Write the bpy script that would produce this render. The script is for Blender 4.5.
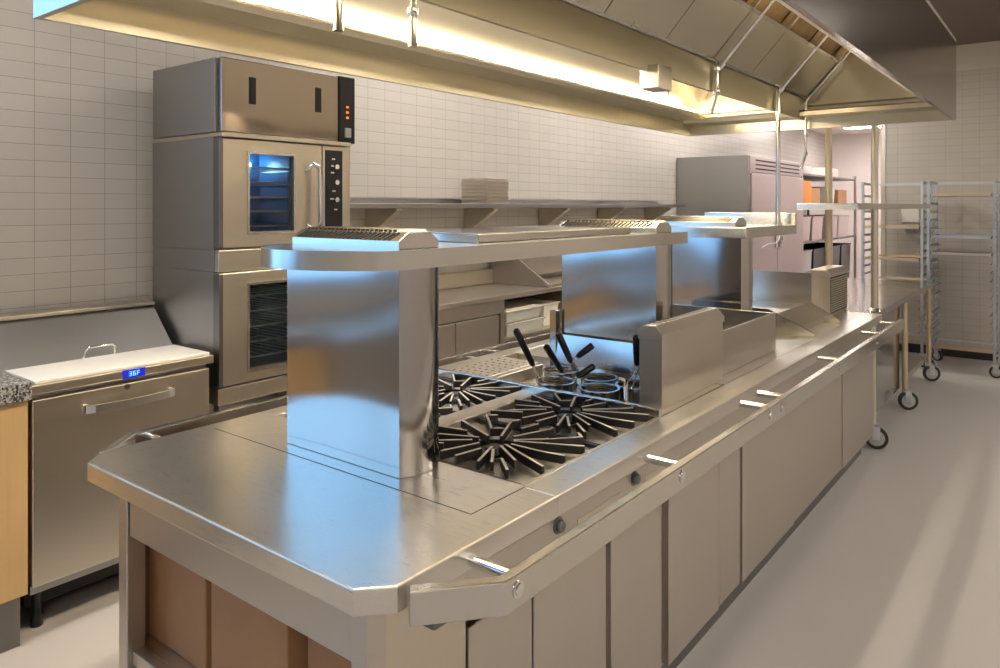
import bpy, bmesh, math, random
from mathutils import Vector, Matrix
random.seed(7)
sc = bpy.context.scene
C = sc.collection
PI = math.pi
for o in list(bpy.data.objects):
    bpy.data.objects.remove(o)

# ------------------------------------------------------------------ camera
cam_d = bpy.data.cameras.new('camera')
cam = bpy.data.objects.new('camera', cam_d); C.objects.link(cam)
cam.location = (0, 0, 1.6)
cam.rotation_euler = (PI/2, 0, math.radians(37.886))
cam_d.sensor_fit = 'HORIZONTAL'; cam_d.sensor_width = 36
cam_d.lens = 739/1000*36
cam_d.shift_y = -0.128
cam_d.clip_start = 0.05
sc.camera = cam

# ------------------------------------------------------------------ world (blue daylight outside the windows)
w = bpy.data.worlds.new('World'); sc.world = w; w.use_nodes = True
bgn = w.node_tree.nodes['Background']
bgn.inputs[0].default_value = (0.26, 0.56, 1.0, 1)
bgn.inputs[1].default_value = 2.3

sc.view_settings.view_transform = 'Standard'
sc.view_settings.look = 'None'
sc.view_settings.gamma = 1.0
sc.view_settings.use_curve_mapping = False
sc.view_settings.exposure = 0.47

WARM = (1.0, 0.87, 0.66)
NEUT = (1.0, 0.93, 0.85)
CEIL_LAMP = 28.0       # emission of the ceiling fixtures
HOOD_LAMP = 30.0       # emission of the strip lamps in the hood
FAR_LAMP = 21.0

# ------------------------------------------------------------------ materials
MATS = {}
def nt(name):
    m = bpy.data.materials.new(name); m.use_nodes = True
    n = m.node_tree
    b = n.nodes['Principled BSDF']
    MATS[name] = m
    return m, n, b

def plain(name, col, rough=0.5, metal=0.0, spec=0.5, noise=0.0, nscale=8.0, bump=0.0):
    m, n, b = nt(name)
    b.inputs['Base Color'].default_value = (*col, 1)
    b.inputs['Roughness'].default_value = rough
    b.inputs['Metallic'].default_value = metal
    b.inputs['Specular IOR Level'].default_value = spec
    tc = n.nodes.new('ShaderNodeTexCoord')
    nz = n.nodes.new('ShaderNodeTexNoise'); nz.inputs['Scale'].default_value = nscale
    nz.inputs['Detail'].default_value = 4
    n.links.new(tc.outputs['Object'], nz.inputs['Vector'])
    mx = n.nodes.new('ShaderNodeMix'); mx.data_type = 'RGBA'
    mx.inputs[6].default_value = (*[c*(1-noise) for c in col], 1)
    mx.inputs[7].default_value = (*[min(1, c*(1+noise)) for c in col], 1)
    n.links.new(nz.outputs['Fac'], mx.inputs[0])
    n.links.new(mx.outputs[2], b.inputs['Base Color'])
    if bump:
        bp = n.nodes.new('ShaderNodeBump'); bp.inputs['Strength'].default_value = bump
        bp.inputs['Distance'].default_value = 0.002
        n.links.new(nz.outputs['Fac'], bp.inputs['Height']); n.links.new(bp.outputs[0], b.inputs['Normal'])
    return m

def steel(name, col=(0.62, 0.59, 0.55), r0=0.2, r1=0.34, grain=(90, 90, 2), wave=0.25, wscale=2.2):
    """brushed stainless: fine streaks in one direction plus slow waviness of the sheet"""
    m, n, b = nt(name)
    b.inputs['Metallic'].default_value = 1
    tc = n.nodes.new('ShaderNodeTexCoord')
    mp = n.nodes.new('ShaderNodeMapping'); mp.inputs['Scale'].default_value = tuple(g*4 if g > 50 else g for g in grain)
    n.links.new(tc.outputs['Object'], mp.inputs[0])
    nz = n.nodes.new('ShaderNodeTexNoise'); nz.inputs['Scale'].default_value = 3; nz.inputs['Detail'].default_value = 3
    n.links.new(mp.outputs[0], nz.inputs['Vector'])
    mr = n.nodes.new('ShaderNodeMapRange')
    mr.inputs[1].default_value = 0.3; mr.inputs[2].default_value = 0.7
    mr.inputs[3].default_value = (r0+r1)/2-0.008; mr.inputs[4].default_value = (r0+r1)/2+0.008
    n.links.new(nz.outputs['Fac'], mr.inputs[0]); n.links.new(mr.outputs[0], b.inputs['Roughness'])
    mx = n.nodes.new('ShaderNodeMix'); mx.data_type = 'RGBA'
    mx.inputs[6].default_value = (*[c*0.985 for c in col], 1)
    mx.inputs[7].default_value = (*[min(1, c*1.015) for c in col], 1)
    b.inputs['Base Color'].default_value = (*col, 1)
    n2 = n.nodes.new('ShaderNodeTexNoise'); n2.inputs['Scale'].default_value = wscale; n2.inputs['Detail'].default_value = 1
    n.links.new(tc.outputs['Object'], n2.inputs['Vector'])
    bp = n.nodes.new('ShaderNodeBump'); bp.inputs['Strength'].default_value = wave
    bp.inputs['Distance'].default_value = 0.02
    n.links.new(n2.outputs['Fac'], bp.inputs['Height'])
    n.links.new(bp.outputs[0], b.inputs['Normal'])
    return m

def emit(name, col, strength):
    m, n, b = nt(name)
    b.inputs['Base Color'].default_value = (*col, 1)
    b.inputs['Emission Color'].default_value = (*col, 1)
    b.inputs['Emission Strength'].default_value = strength
    return m

def tile(name, col, mortar, u, v, tw=0.153, th=0.073, rough=0.25, top=None, topcol=(0.6, 0.55, 0.48)):
    """stacked wall tile; u, v name the two axes the wall runs in"""
    m, n, b = nt(name)
    tc = n.nodes.new('ShaderNodeTexCoord'); sp = n.nodes.new('ShaderNodeSeparateXYZ'); cb = n.nodes.new('ShaderNodeCombineXYZ')
    n.links.new(tc.outputs['Object'], sp.inputs[0])
    n.links.new(sp.outputs[u], cb.inputs[0]); n.links.new(sp.outputs[v], cb.inputs[1])
    mp = n.nodes.new('ShaderNodeMapping'); mp.inputs['Location'].default_value = (-(1.339 % tw) if u == 'Y' else 0.02, 0.02, 0)
    n.links.new(cb.outputs[0], mp.inputs[0])
    br = n.nodes.new('ShaderNodeTexBrick')
    br.offset = 0; br.offset_frequency = 1; br.squash = 1
    br.inputs['Scale'].default_value = 1
    br.inputs['Brick Width'].default_value = tw; br.inputs['Row Height'].default_value = th
    br.inputs['Mortar Size'].default_value = 0.0013; br.inputs['Mortar Smooth'].default_value = 0.3
    br.inputs['Color1'].default_value = (*col, 1)
    br.inputs['Color2'].default_value = (*[c*0.96 for c in col], 1)
    br.inputs['Mortar'].default_value = (*mortar, 1)
    n.links.new(mp.outputs[0], br.inputs['Vector'])
    colout = br.outputs['Color']
    if top:
        gt = n.nodes.new('ShaderNodeMath'); gt.operation = 'GREATER_THAN'; gt.inputs[1].default_value = top
        n.links.new(sp.outputs['Z'], gt.inputs[0])
        mx = n.nodes.new('ShaderNodeMix'); mx.data_type = 'RGBA'
        n.links.new(gt.outputs[0], mx.inputs[0]); n.links.new(colout, mx.inputs[6]); mx.inputs[7].default_value = (*topcol, 1)
        colout = mx.outputs[2]
    n.links.new(colout, b.inputs['Base Color'])
    b.inputs['Roughness'].default_value = rough
    bp = n.nodes.new('ShaderNodeBump'); bp.inputs['Strength'].default_value = 0.4; bp.inputs['Distance'].default_value = 0.002
    bp.invert = True
    n.links.new(br.outputs['Fac'], bp.inputs['Height']); n.links.new(bp.outputs[0], b.inputs['Normal'])
    return m

def wood(name, c0, c1, rough=0.45):
    m, n, b = nt(name)
    tc = n.nodes.new('ShaderNodeTexCoord'); mp = n.nodes.new('ShaderNodeMapping'); mp.inputs['Scale'].default_value = (30, 30, 1.5)
    nz = n.nodes.new('ShaderNodeTexNoise'); nz.inputs['Scale'].default_value = 2; nz.inputs['Detail'].default_value = 5
    n.links.new(tc.outputs['Object'], mp.inputs[0]); n.links.new(mp.outputs[0], nz.inputs['Vector'])
    mx = n.nodes.new('ShaderNodeMix'); mx.data_type = 'RGBA'
    mx.inputs[6].default_value = (*c0, 1); mx.inputs[7].default_value = (*c1, 1)
    n.links.new(nz.outputs['Fac'], mx.inputs[0]); n.links.new(mx.outputs[2], b.inputs['Base Color'])
    b.inputs['Roughness'].default_value = rough
    return m

def granite(name):
    m, n, b = nt(name)
    tc = n.nodes.new('ShaderNodeTexCoord')
    vo = n.nodes.new('ShaderNodeTexVoronoi'); vo.inputs['Scale'].default_value = 160
    n.links.new(tc.outputs['Object'], vo.inputs['Vector'])
    cr = n.nodes.new('ShaderNodeValToRGB')
    cr.color_ramp.elements[0].color = (0.05, 0.05, 0.055, 1); cr.color_ramp.elements[1].color = (0.42, 0.4, 0.38, 1)
    cr.color_ramp.elements[0].position = 0.15; cr.color_ramp.elements[1].position = 0.75
    sp = n.nodes.new('ShaderNodeSeparateColor')
    n.links.new(vo.outputs['Color'], sp.inputs[0]); n.links.new(sp.outputs[0], cr.inputs[0])
    n.links.new(cr.outputs[0], b.inputs['Base Color']); b.inputs['Roughness'].default_value = 0.25
    return m

ST_TOP = steel('steel_top', (0.76, 0.72, 0.65), 0.24, 0.32, (4, 90, 90), 0.5, 2.4)
ST_COL = steel('steel_column', (0.50, 0.48, 0.46), 0.10, 0.15, (90, 90, 1.5), 0.8, 1.7)
ST_EDGE = steel('steel_bright', (0.66, 0.63, 0.57), 0.16, 0.28, (90, 3, 90), 0.1, 2)
ST_PAN = steel('steel_panel', (0.60, 0.55, 0.49), 0.30, 0.44, (90, 90, 1.5), 0.12, 2)
ST_WARM = steel('steel_warm', (0.66, 0.60, 0.50), 0.26, 0.40, (90, 90, 1.5), 0.2, 2)
ST_SIDE = steel('steel_dull', (0.36, 0.35, 0.34), 0.36, 0.5, (90, 90, 1.5), 0.1, 2)
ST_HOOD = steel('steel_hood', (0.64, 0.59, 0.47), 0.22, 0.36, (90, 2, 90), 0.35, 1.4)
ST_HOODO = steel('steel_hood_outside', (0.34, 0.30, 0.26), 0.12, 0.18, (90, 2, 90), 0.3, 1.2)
ST_DARK = steel('steel_dark', (0.22, 0.21, 0.20), 0.3, 0.45)
ST_PINK = steel('steel_freezer', (0.52, 0.46, 0.45), 0.3, 0.42, (90, 90, 1.5), 0.1, 2)
CHROME = plain('chrome', (0.78, 0.77, 0.75), 0.12, 1.0, noise=0.02)
GOLDY = plain('worn_aluminium_warm', (0.62, 0.52, 0.36), 0.35, 1.0, noise=0.1)
ALU = plain('aluminium', (0.62, 0.64, 0.66), 0.35, 1.0, noise=0.05)
IRON = plain('cast_iron', (0.085, 0.075, 0.068), 0.38, 0.7, noise=0.3, nscale=40, bump=0.4)
IRONTOP = plain('cast_iron_glint', (0.80, 0.73, 0.62), 0.5, 0.35, noise=0.15, nscale=60)  # pale bar tops: reflected light put into the colour
BLACK = plain('black_plastic', (0.012, 0.012, 0.014), 0.3, noise=0.1)
DARK = plain('dark_recess', (0.02, 0.018, 0.016), 0.7, noise=0.2)
RUBBER = plain('rubber', (0.02, 0.02, 0.02), 0.6, noise=0.1)
GREYPL = plain('grey_plastic', (0.42, 0.42, 0.40), 0.45, noise=0.05)
WHITEPL = plain('white_poly', (0.78, 0.74, 0.68), 0.4, noise=0.03)
BOARD = plain('white_board', (0.80, 0.77, 0.72), 0.45, noise=0.05, nscale=20)
CARD = plain('cardboard', (0.42, 0.22, 0.10), 0.7, noise=0.12, nscale=6)
ORANGE = plain('orange_card', (0.75, 0.26, 0.05), 0.6, noise=0.15, nscale=6)
FLOORM = plain('floor_resin', (0.50, 0.47, 0.445), 0.34, noise=0.04, nscale=1.2)
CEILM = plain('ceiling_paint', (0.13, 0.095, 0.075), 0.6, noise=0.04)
PLAST = plain('plaster', (0.62, 0.56, 0.50), 0.7, noise=0.03)
PLASTP = plain('plaster_pink', (0.78, 0.71, 0.68), 0.6, noise=0.03)
TILE_L = tile('tile_left', (0.50, 0.47, 0.43), (0.26, 0.24, 0.22), 'Y', 'Z')
TILE_B = tile('tile_back', (0.52, 0.48, 0.42), (0.33, 0.30, 0.26), 'X', 'Z', top=3.03)
WOODM = wood('maple_laminate', (0.58, 0.37, 0.16), (0.66, 0.45, 0.22))
GRAN = granite('granite')
BROWNR = wood('brown_reflection', (0.16, 0.09, 0.05), (0.22, 0.12, 0.06))  # wood reflection on the leg's inner side, put into the colour
LCD = emit('lcd_blue', (0.004, 0.008, 0.30), 0.9)
LCDT = emit('lcd_text', (0.08, 0.30, 1.0), 3.5)
REDL = emit('indicator_red', (1.0, 0.12, 0.03), 2.0)
HOODL = emit('hood_lamp', WARM, HOOD_LAMP*0.9)
HOODFILL = emit('hood_fill', WARM, HOOD_LAMP*0.3)
HOODL3 = emit('hood_fixture', WARM, HOOD_LAMP*1.9)
CEILL = emit('ceiling_lamp', NEUT, CEIL_LAMP)
CEILFILL = emit('ceiling_fill', NEUT, CEIL_LAMP*0.8)
FARL = emit('far_room_lamp', (1.0, 0.93, 0.9), FAR_LAMP)
def glass_mat(name, col, rough=0.03, alpha=0.35):
    m, n, b = nt(name)
    b.inputs['Base Color'].default_value = (*col, 1); b.inputs['Roughness'].default_value = rough
    b.inputs['Alpha'].default_value = alpha
    b.inputs['Specular IOR Level'].default_value = 1.0
    return m
OVGLASS = glass_mat('oven_glass', (0.02, 0.03, 0.04), 0.04, 0.3)
CLEARPL = glass_mat('clear_plastic', (0.75, 0.76, 0.72), 0.15, 0.5)
ENAMEL = plain('enamel_blue_glow', (0.05, 0.25, 0.5), 0.3, noise=0.3, nscale=10)  # blue reflection of the oven window put into the cavity colour
DKEN = plain('dark_enamel', (0.03, 0.025, 0.02), 0.3, noise=0.3, nscale=10)

# ------------------------------------------------------------------ mesh builder
class MB:
    def __init__(s):
        s.bm = bmesh.new()
    def _mi(s, faces, mi, smooth=False):
        for f in faces:
            f.material_index = mi; f.smooth = smooth
    def box(s, x0, x1, y0, y1, z0, z1, bev=0.0, mi=0, M=None):
        vs = [s.bm.verts.new((x, y, z)) for x in (x0, x1) for y in (y0, y1) for z in (z0, z1)]
        idx = [(0, 1, 3, 2), (4, 6, 7, 5), (0, 4, 5, 1), (2, 3, 7, 6), (0, 2, 6, 4), (1, 5, 7, 3)]
        fs = [s.bm.faces.new([vs[i] for i in q]) for q in idx]
        s._mi(fs, mi)
        if bev > 0:
            es = list({e for f in fs for e in f.edges})
            r = bmesh.ops.bevel(s.bm, geom=es, offset=bev, segments=2, affect='EDGES', profile=0.5)
            s._mi(r['faces'], mi)
            vs = list({v for f in r['faces'] for v in f.verts} | {v for v in vs if v.is_valid})
        if M is not None:
            for v in vs: v.co = M @ v.co
        return s
    def prism(s, pts, a0, a1, axis='Z', mi=0, bev=0.0, smooth=False):
        """pts: 2-D outline; axis Z -> (x,y), X -> (y,z), Y -> (x,z)"""
        def p3(p, a):
            if axis == 'Z': return (p[0], p[1], a)
            if axis == 'X': return (a, p[0], p[1])
            return (p[0], a, p[1])
        A = [s.bm.verts.new(p3(p, a0)) for p in pts]; B = [s.bm.verts.new(p3(p, a1)) for p in pts]
        n = len(pts); fs = []
        fs.append(s.bm.faces.new(A)); fs.append(s.bm.faces.new(list(reversed(B))))
        side = []
        for i in range(n):
            side.append(s.bm.faces.new([A[(i+1) % n], A[i], B[i], B[(i+1) % n]]))
        s._mi(fs, mi); s._mi(side, mi, smooth)
        if bev > 0:
            es = list({e for f in fs for e in f.edges})
            r = bmesh.ops.bevel(s.bm, geom=es, offset=bev, segments=2, affect='EDGES', profile=0.5)
            s._mi(r['faces'], mi)
        return s
    def tube(s, pts, r, seg=10, mi=0, cap=True):
        pts = [Vector(p) for p in pts]
        rings = []
        n = len(pts)
        up = Vector((0, 0, 1))
        for i, p in enumerate(pts):
            if i == 0: d = pts[1]-pts[0]
            elif i == n-1: d = pts[-1]-pts[-2]
            else: d = (pts[i+1]-pts[i]).normalized()+(pts[i]-pts[i-1]).normalized()
            d.normalize()
            u = up if abs(d.dot(up)) < 0.95 else Vector((1, 0, 0))
            a = d.cross(u).normalized(); b = d.cross(a).normalized()
            rr = r[i] if isinstance(r, (list, tuple)) else r
            rings.append([s.bm.verts.new(p+(a*math.cos(t)+b*math.sin(t))*rr) for t in [2*PI*k/seg for k in range(seg)]])
        fs = []
        for i in range(n-1):
            for k in range(seg):
                fs.append(s.bm.faces.new([rings[i][k], rings[i][(k+1) % seg], rings[i+1][(k+1) % seg], rings[i+1][k]]))
        s._mi(fs, mi, True)
        if cap:
            c = [s.bm.faces.new(list(reversed(rings[0]))), s.bm.faces.new(rings[-1])]
            s._mi(c, mi)
        return s
    def lathe(s, prof, center=(0, 0, 0), seg=24, mi=0, axis='Z', smooth=True):
        """prof: list of (r, h)"""
        c = Vector(center); rings = []
        for r, h in prof:
            ring = []
            for k in range(seg):
                t = 2*PI*k/seg
                a, b = r*math.cos(t), r*math.sin(t)
                v = (a, b, h) if axis == 'Z' else ((h, a, b) if axis == 'X' else (a, h, b))
                ring.append(s.bm.verts.new(c+Vector(v)))
            rings.append(ring)
        fs = []
        for i in range(len(rings)-1):
            for k in range(seg):
                fs.append(s.bm.faces.new([rings[i][k], rings[i][(k+1) % seg], rings[i+1][(k+1) % seg], rings[i+1][k]]))
        s._mi(fs, mi, smooth)
        caps = []
        if prof[0][0] > 1e-6: caps.append(s.bm.faces.new(list(reversed(rings[0]))))
        if prof[-1][0] > 1e-6: caps.append(s.bm.faces.new(rings[-1]))
        s._mi(caps, mi)
        return s
    def sweep(s, path, w, z0, z1, mi=0):
        """rectangular rail of width w following a 2-D path (mitred)"""
        n = len(path); L = []; R = []
        P = [Vector((p[0], p[1])) for p in path]
        for i in range(n):
            if i == 0: d = (P[1]-P[0]).normalized(); m = Vector((-d.y, d.x)); k = 1
            elif i == n-1: d = (P[-1]-P[-2]).normalized(); m = Vector((-d.y, d.x)); k = 1
            else:
                d1 = (P[i]-P[i-1]).normalized(); d2 = (P[i+1]-P[i]).normalized()
                n1 = Vector((-d1.y, d1.x)); n2 = Vector((-d2.y, d2.x))
                m = (n1+n2).normalized(); k = 1/max(0.3, m.dot(n1))
            L.append(P[i]+m*w/2*k); R.append(P[i]-m*w/2*k)
        V = [[s.bm.verts.new((q[0], q[1], z)) for q, z in ((L[i], z0), (R[i], z0), (R[i], z1), (L[i], z1))] for i in range(n)]
        fs = []
        for i in range(n-1):
            for k in range(4):
                fs.append(s.bm.faces.new([V[i][k], V[i][(k+1) % 4], V[i+1][(k+1) % 4], V[i+1][k]]))
        fs.append(s.bm.faces.new(list(reversed(V[0])))); fs.append(s.bm.faces.new(V[-1]))
        s._mi(fs, mi)
        es = list({e for f in fs for e in f.edges})
        r = bmesh.ops.bevel(s.bm, geom=es, offset=0.003, segments=2, affect='EDGES', profile=0.5)
        s._mi(r['faces'], mi)
        return s
    def build(s, name, mats, parent=None, label=None):
        if not isinstance(mats, (list, tuple)): mats = [mats]
        bmesh.ops.recalc_face_normals(s.bm, faces=s.bm.faces[:])
        if parent is not None:
            off = Vector((0, 0, 0)); q = parent
            while q is not None: off = off+q.location; q = q.parent
        else:
            off = Vector((0, 0, 0))
            cs = [v.co for v in s.bm.verts]
            off = Vector(((min(c.x for c in cs)+max(c.x for c in cs))/2, (min(c.y for c in cs)+max(c.y for c in cs))/2, min(c.z for c in cs)))
        if name in RAW: off = Vector((0, 0, 0))
        for v in s.bm.verts: v.co -= off
        for e in s.bm.edges:
            if len(e.link_faces) == 2 and e.calc_face_angle(0) > 0.95: e.smooth = False
        me = bpy.data.meshes.new(name); s.bm.to_mesh(me); s.bm.free()
        for m in mats: me.materials.append(m)
        o = bpy.data.objects.new(name, me); C.objects.link(o)
        if parent is not None: o.parent = parent
        else: o.location = off
        if label: o['label'] = label
        return o
RAW = {'wall_left', 'wall_back', 'floor', 'ceiling', 'wall_right', 'wall_near', 'wall_far', 'wall_passage'}

def thing(name, loc, label, cat, group=None):
    o = bpy.data.objects.new(name, None); C.objects.link(o)
    o.location = loc; o.empty_display_size = 0.1
    o['label'] = label; o['category'] = cat
    if group: o['group'] = group
    return o
def tag(o, label, cat, group=None):
    o['label'] = label; o['category'] = cat
    if group: o['group'] = group
    return o
def struct(mb, name, mat):
    o = mb.build(name, mat); o['kind'] = 'structure'; return o
def copy_tree(o, parent=None):
    c = o.copy(); C.objects.link(c)
    if parent is not None: c.parent = parent
    for ch in list(o.children): copy_tree(ch, c)
    return c

# ================================================================== SETTING
XL, XR, YN, YB, ZC = -3.7, 2.6, -3.4, 9.15, 3.3
YF = 15.0
struct(MB().box(XL-0.1, XR+0.1, YN-0.1, YF+0.1, -0.08, 0), 'floor', FLOORM)
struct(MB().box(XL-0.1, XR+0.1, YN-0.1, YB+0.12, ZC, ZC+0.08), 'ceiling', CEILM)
struct(MB().box(XL-0.1, -1.4, YB+0.12, YF+0.1, 2.95, 3.03), 'ceiling_far', PLASTP)
mb = MB()
mb.box(XL-0.1, XL, 0.45, YF, 0, ZC); mb.box(XL-0.1, XL, YN, -3.1, 0, ZC)
mb.box(XL-0.1, XL, -3.1, 0.45, 0, 1.12); mb.box(XL-0.1, XL, -3.1, 0.45, 2.85, ZC)
struct(mb, 'wall_left', TILE_L)
struct(MB().box(XR, XR+0.1, YN, YB, 0, ZC), 'wall_right', PLAST)
mb = MB(); mb.box(-1.665, XR, YB, YB+0.12, 0, ZC); mb.box(XL, -1.665, YB, YB+0.12, 2.93, ZC)
struct(mb, 'wall_back', TILE_B)
struct(MB().box(XL, -1.4, YF, YF+0.1, 0, 3.0), 'wall_far', PLASTP)
struct(MB().box(-1.46, -1.4, YB+0.12, YF, 0, 3.0), 'wall_passage', PLASTP)
struct(MB().box(XL, XR, YN-0.1, YN, 0, ZC), 'wall_near', PLAST)
# long window over the counter in the left wall, before the tiled part (outside the frame, seen in the steel)
WY0, WY1, WZ0, WZ1 = -3.1, 0.45, 1.12, 2.85
mb = MB()
for y in (WY0, WY0+1.17, WY0+2.34, WY1-0.05): mb.box(XL-0.07, XL-0.02, y, y+0.05, WZ0, WZ1)
mb.box(XL-0.07, XL-0.02, WY0, WY1, WZ0, WZ0+0.05); mb.box(XL-0.07, XL-0.02, WY0, WY1, WZ1-0.05, WZ1)
struct(mb, 'window_1', ALU)
struct(MB().box(-1.715, -1.665, YB-0.01, YB+0.13, 0, 2.93, 0.004), 'trim_1', ST_WARM)
struct(MB().box(-1.6, XR, YB-0.015, YB, 0, 0.10, 0.003), 'baseboard_back', DARK)

def ceiling_light(x, y, L, W, z, mat, label, group):
    t = thing('ceiling_light', (x, y, z-0.03), label, 'ceiling light', group)
    f = MB()
    f.box(x-W/2-0.03, x-W/2, y-L/2, y+L/2, z-0.03, z); f.box(x+W/2, x+W/2+0.03, y-L/2, y+L/2, z-0.03, z)
    f.box(x-W/2-0.03, x+W/2+0.03, y-L/2-0.03, y-L/2, z-0.03, z); f.box(x-W/2-0.03, x+W/2+0.03, y+L/2, y+L/2+0.03, z-0.03, z)
    f.build('frame', WHITEPL, t)
    MB().box(x-W/2, x+W/2, y-L/2, y+L/2, z-0.02, z-0.005).build('diffuser', mat, t)
for y in (-1.8, 1.2, 4.2, 7.0):
    ceiling_light(1.5, y, 1.2, 0.3, ZC, CEILL, 'flat ceiling light panel over the aisle right of the island', 'ceiling panels over the right aisle')
for y in (0.4, 3.6, 5.8, 8.0):
    ceiling_light(-2.75, y, 1.2, 0.3, ZC, CEILL if y > 1 else CEILFILL, 'flat ceiling light panel over the aisle along the left tiled wall', 'ceiling panels over the left aisle')  # nearest panel is an added dim fill towards the prep refrigerator
for i, (x, y) in enumerate(((-2.35, 11.2), (-2.35, 13.6))):
    ceiling_light(x, y, 0.35, 1.5, 2.95, FARL, ['bright ceiling light in the store room nearest the doorway', 'bright ceiling light in the store room at its far end'][i], 'store room ceiling lights')

# ================================================================== COOKING ISLAND
isl = thing('cooking_island', (-1.58, 3.0, 0), 'long stainless steel cooking island with chamfered near corners and side handrails', 'kitchen island')
ZT = 0.9
XRt, XLt = -0.985, -2.19
# countertop pieces around the openings of the appliances
mb = MB()
near = [(-2.126, 0.9), (-1.04, 0.9), (XRt, 0.958), (XRt, 1.49), (XLt, 1.49), (XLt, 0.965)]
mb.prism(near, 0.848, ZT, 'Z', bev=0.004)
mb.box(-1.085, XRt, 1.49, 5.3, 0.848, ZT, 0.003)
mb.box(XLt, -2.11, 1.49, 5.3, 0.848, ZT, 0.003)
mb.box(-2.11, -1.085, 4.72, 5.3, 0.86, ZT-0.0005)
mb.box(-2.11, -1.70, 2.83, 4.72, 0.86, ZT-0.0005)
mb.box(-1.70, -1.085, 2.83, 4.72, 0.86, ZT-0.0005)
mb.build('countertop', ST_TOP, isl)
# loose-looking cover sheet under the first column
MB().box(-2.137, -1.083, 1.285, 1.492, ZT, ZT+0.0007).build('cover_plate', ST_TOP, isl)
MB().box(-2.139, -1.081, 1.2825, 1.285, ZT, ZT+0.0006).build('seam', DARK, isl)
MB().box(-1.083, -1.0805, 1.2825, 1.4915, ZT, ZT+0.0006).build('seam', DARK, isl)
# near frame: apron, legs, lower shelf
MB().box(-1.94, -1.07, 0.925, 0.945, 0.742, 0.848, 0.002).build('apron', ST_SIDE if False else ST_PAN, isl)
for x in (-1.99, -1.07):
    MB().box(x, x+0.045, 0.92, 0.97, 0, 0.848, 0.003).build('leg', ST_PAN, isl)
mb = MB(); mb.box(-1.945, -1.07, 0.935, 0.965, 0.40, 0.435, 0.002); mb.box(-1.99, -1.06, 0.965, 1.50, 0.42, 0.435)
mb.build('lower_shelf', ST_PAN, isl)
MB().box(-1.945, -1.07, 0.93, 0.97, 0.10, 0.14, 0.002).build('crossbar', ST_PAN, isl)
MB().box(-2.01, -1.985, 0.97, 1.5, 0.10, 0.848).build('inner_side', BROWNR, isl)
# carcass and kick
MB().box(-2.03, -1.05, 1.5, 5.25, 0.12, 0.846).build('carcass', ST_PAN, isl)
MB().box(-1.98, -1.09, 1.5, 5.2, 0.0, 0.12).build('kick_plate', ST_DARK, isl)
MB().box(-1.05, -1.035, 1.21, 5.25, 0.705, 0.847, 0.002).build('control_fascia', ST_PAN, isl)
MB().box(-1.05, -1.03, 0.972, 1.205, 0.10, 0.847, 0.002).build('side_panel', ST_WARM, isl, 'warm grey steel panel next to the near corner')
pans = [(1.215, 1.45, 0), (1.458, 1.805, 0), (1.835, 2.155, 0), (2.195, 2.615, 1), (2.635, 2.852, 0), (2.862, 3.528, 1), (3.545, 4.437, 0), (4.447, 5.24, 1)]
for y0, y1, k in pans:
    o = MB(); o.box(-1.05, -1.03+0.006*k, y0, y1, 0.13, 0.69 if not k else 0.703, 0.003)
    if (y0, y1) == (3.545, 4.437):
        pass
    o.build('door_panel', ST_PAN, isl)
for y in (1.57, 1.98):
    mb = MB(); mb.lathe([(0.0, 0.016), (0.012, 0.016), (0.016, 0.012), (0.016, 0.003), (0.022, 0.002), (0.022, 0.0)], (-1.035, y, 0.79), 18, axis='X')
    mb.build('control_knob', ST_DARK, isl)
for (y0, y1) in ((1.66, 1.9), (2.05, 2.3)):
    MB().box(-1.0349, -1.032, y0, y1, 0.745, 0.775, 0.001).build('name_strip', ST_WARM, isl)
# handrails
def handrail(sgn, xc):
    X = lambda x: xc+sgn*(x-(-0.985))
    paths = [[(X(-0.972), 0.975), (X(-0.857), 1.110), (X(-0.857), 2.80)], [(X(-0.857), 2.805), (X(-0.857), 5.20), ]]
    for path in paths:
        h = MB().sweep(path, 0.028, 0.828, 0.893).build('handrail', ST_EDGE, isl)
        if sgn > 0:
            for y in (1.14, 1.89, 2.63, 2.76, 3.6, 4.4):
                if (y < 2.8) != (path is paths[0]): continue
                MB().lathe([(0.0, 0.006), (0.007, 0.005), (0.011, 0.004), (0.0115, 0.002), (0.017, 0.002), (0.017, 0.0)], (X(-0.843), y, 0.865), 16, axis='X').build('bolt', CHROME, h)
    for y in (1.17, 1.955, 2.71, 2.90, 3.76, 4.68, 5.15):
        MB().tube([(X(-0.986), y, 0.868), (X(-0.868), y, 0.868)], 0.0125, 14).build('rail_post', CHROME, isl)
handrail(1, -0.985)
handrail(-1, -2.19)
MB().box(-1.0, -0.94, 1.01, 1.075, 0.806, 0.8275, 0.006).build('corner_bracket', ST_DARK, isl)

# boxes on the lower shelf
def carton(x0, x1, y0, y1, z0, z1, label, mat=CARD, group=None, name='cardboard_box'):
    mb = MB()
    mb.box(x0, x1, y0, y1, z0, z1-0.004, 0.004)
    xm = (x0+x1)/2
    mb.box(x0+0.002, xm-0.002, y0+0.001, y1-0.001, z1-0.005, z1, 0.001); mb.box(xm+0.002, x1-0.002, y0+0.001, y1-0.001, z1-0.005, z1, 0.001)
    mb.box(xm-0.03, xm+0.03, y0-0.0008, y0+0.01, z1-0.06, z1+0.001, mi=1)
    return tag(mb.build(name, [mat, plain('tape', (0.5, 0.32, 0.17), 0.35) if 'tape' not in MATS else MATS['tape']]), label, 'cardboard box', group)
carton(-1.99, -1.705, 1.0, 1.36, 0.4352, 0.80, 'brown cardboard box under the near end of the island, next to its left leg')
carton(-1.665, -1.36, 0.99, 1.38, 0.4352, 0.79, 'brown cardboard box under the near end of the island, middle of the shelf')
carton(-1.33, -1.10, 1.02, 1.35, 0.4352, 0.76, 'dark shaded cardboard box at the right end of the shelf under the island')

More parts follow.
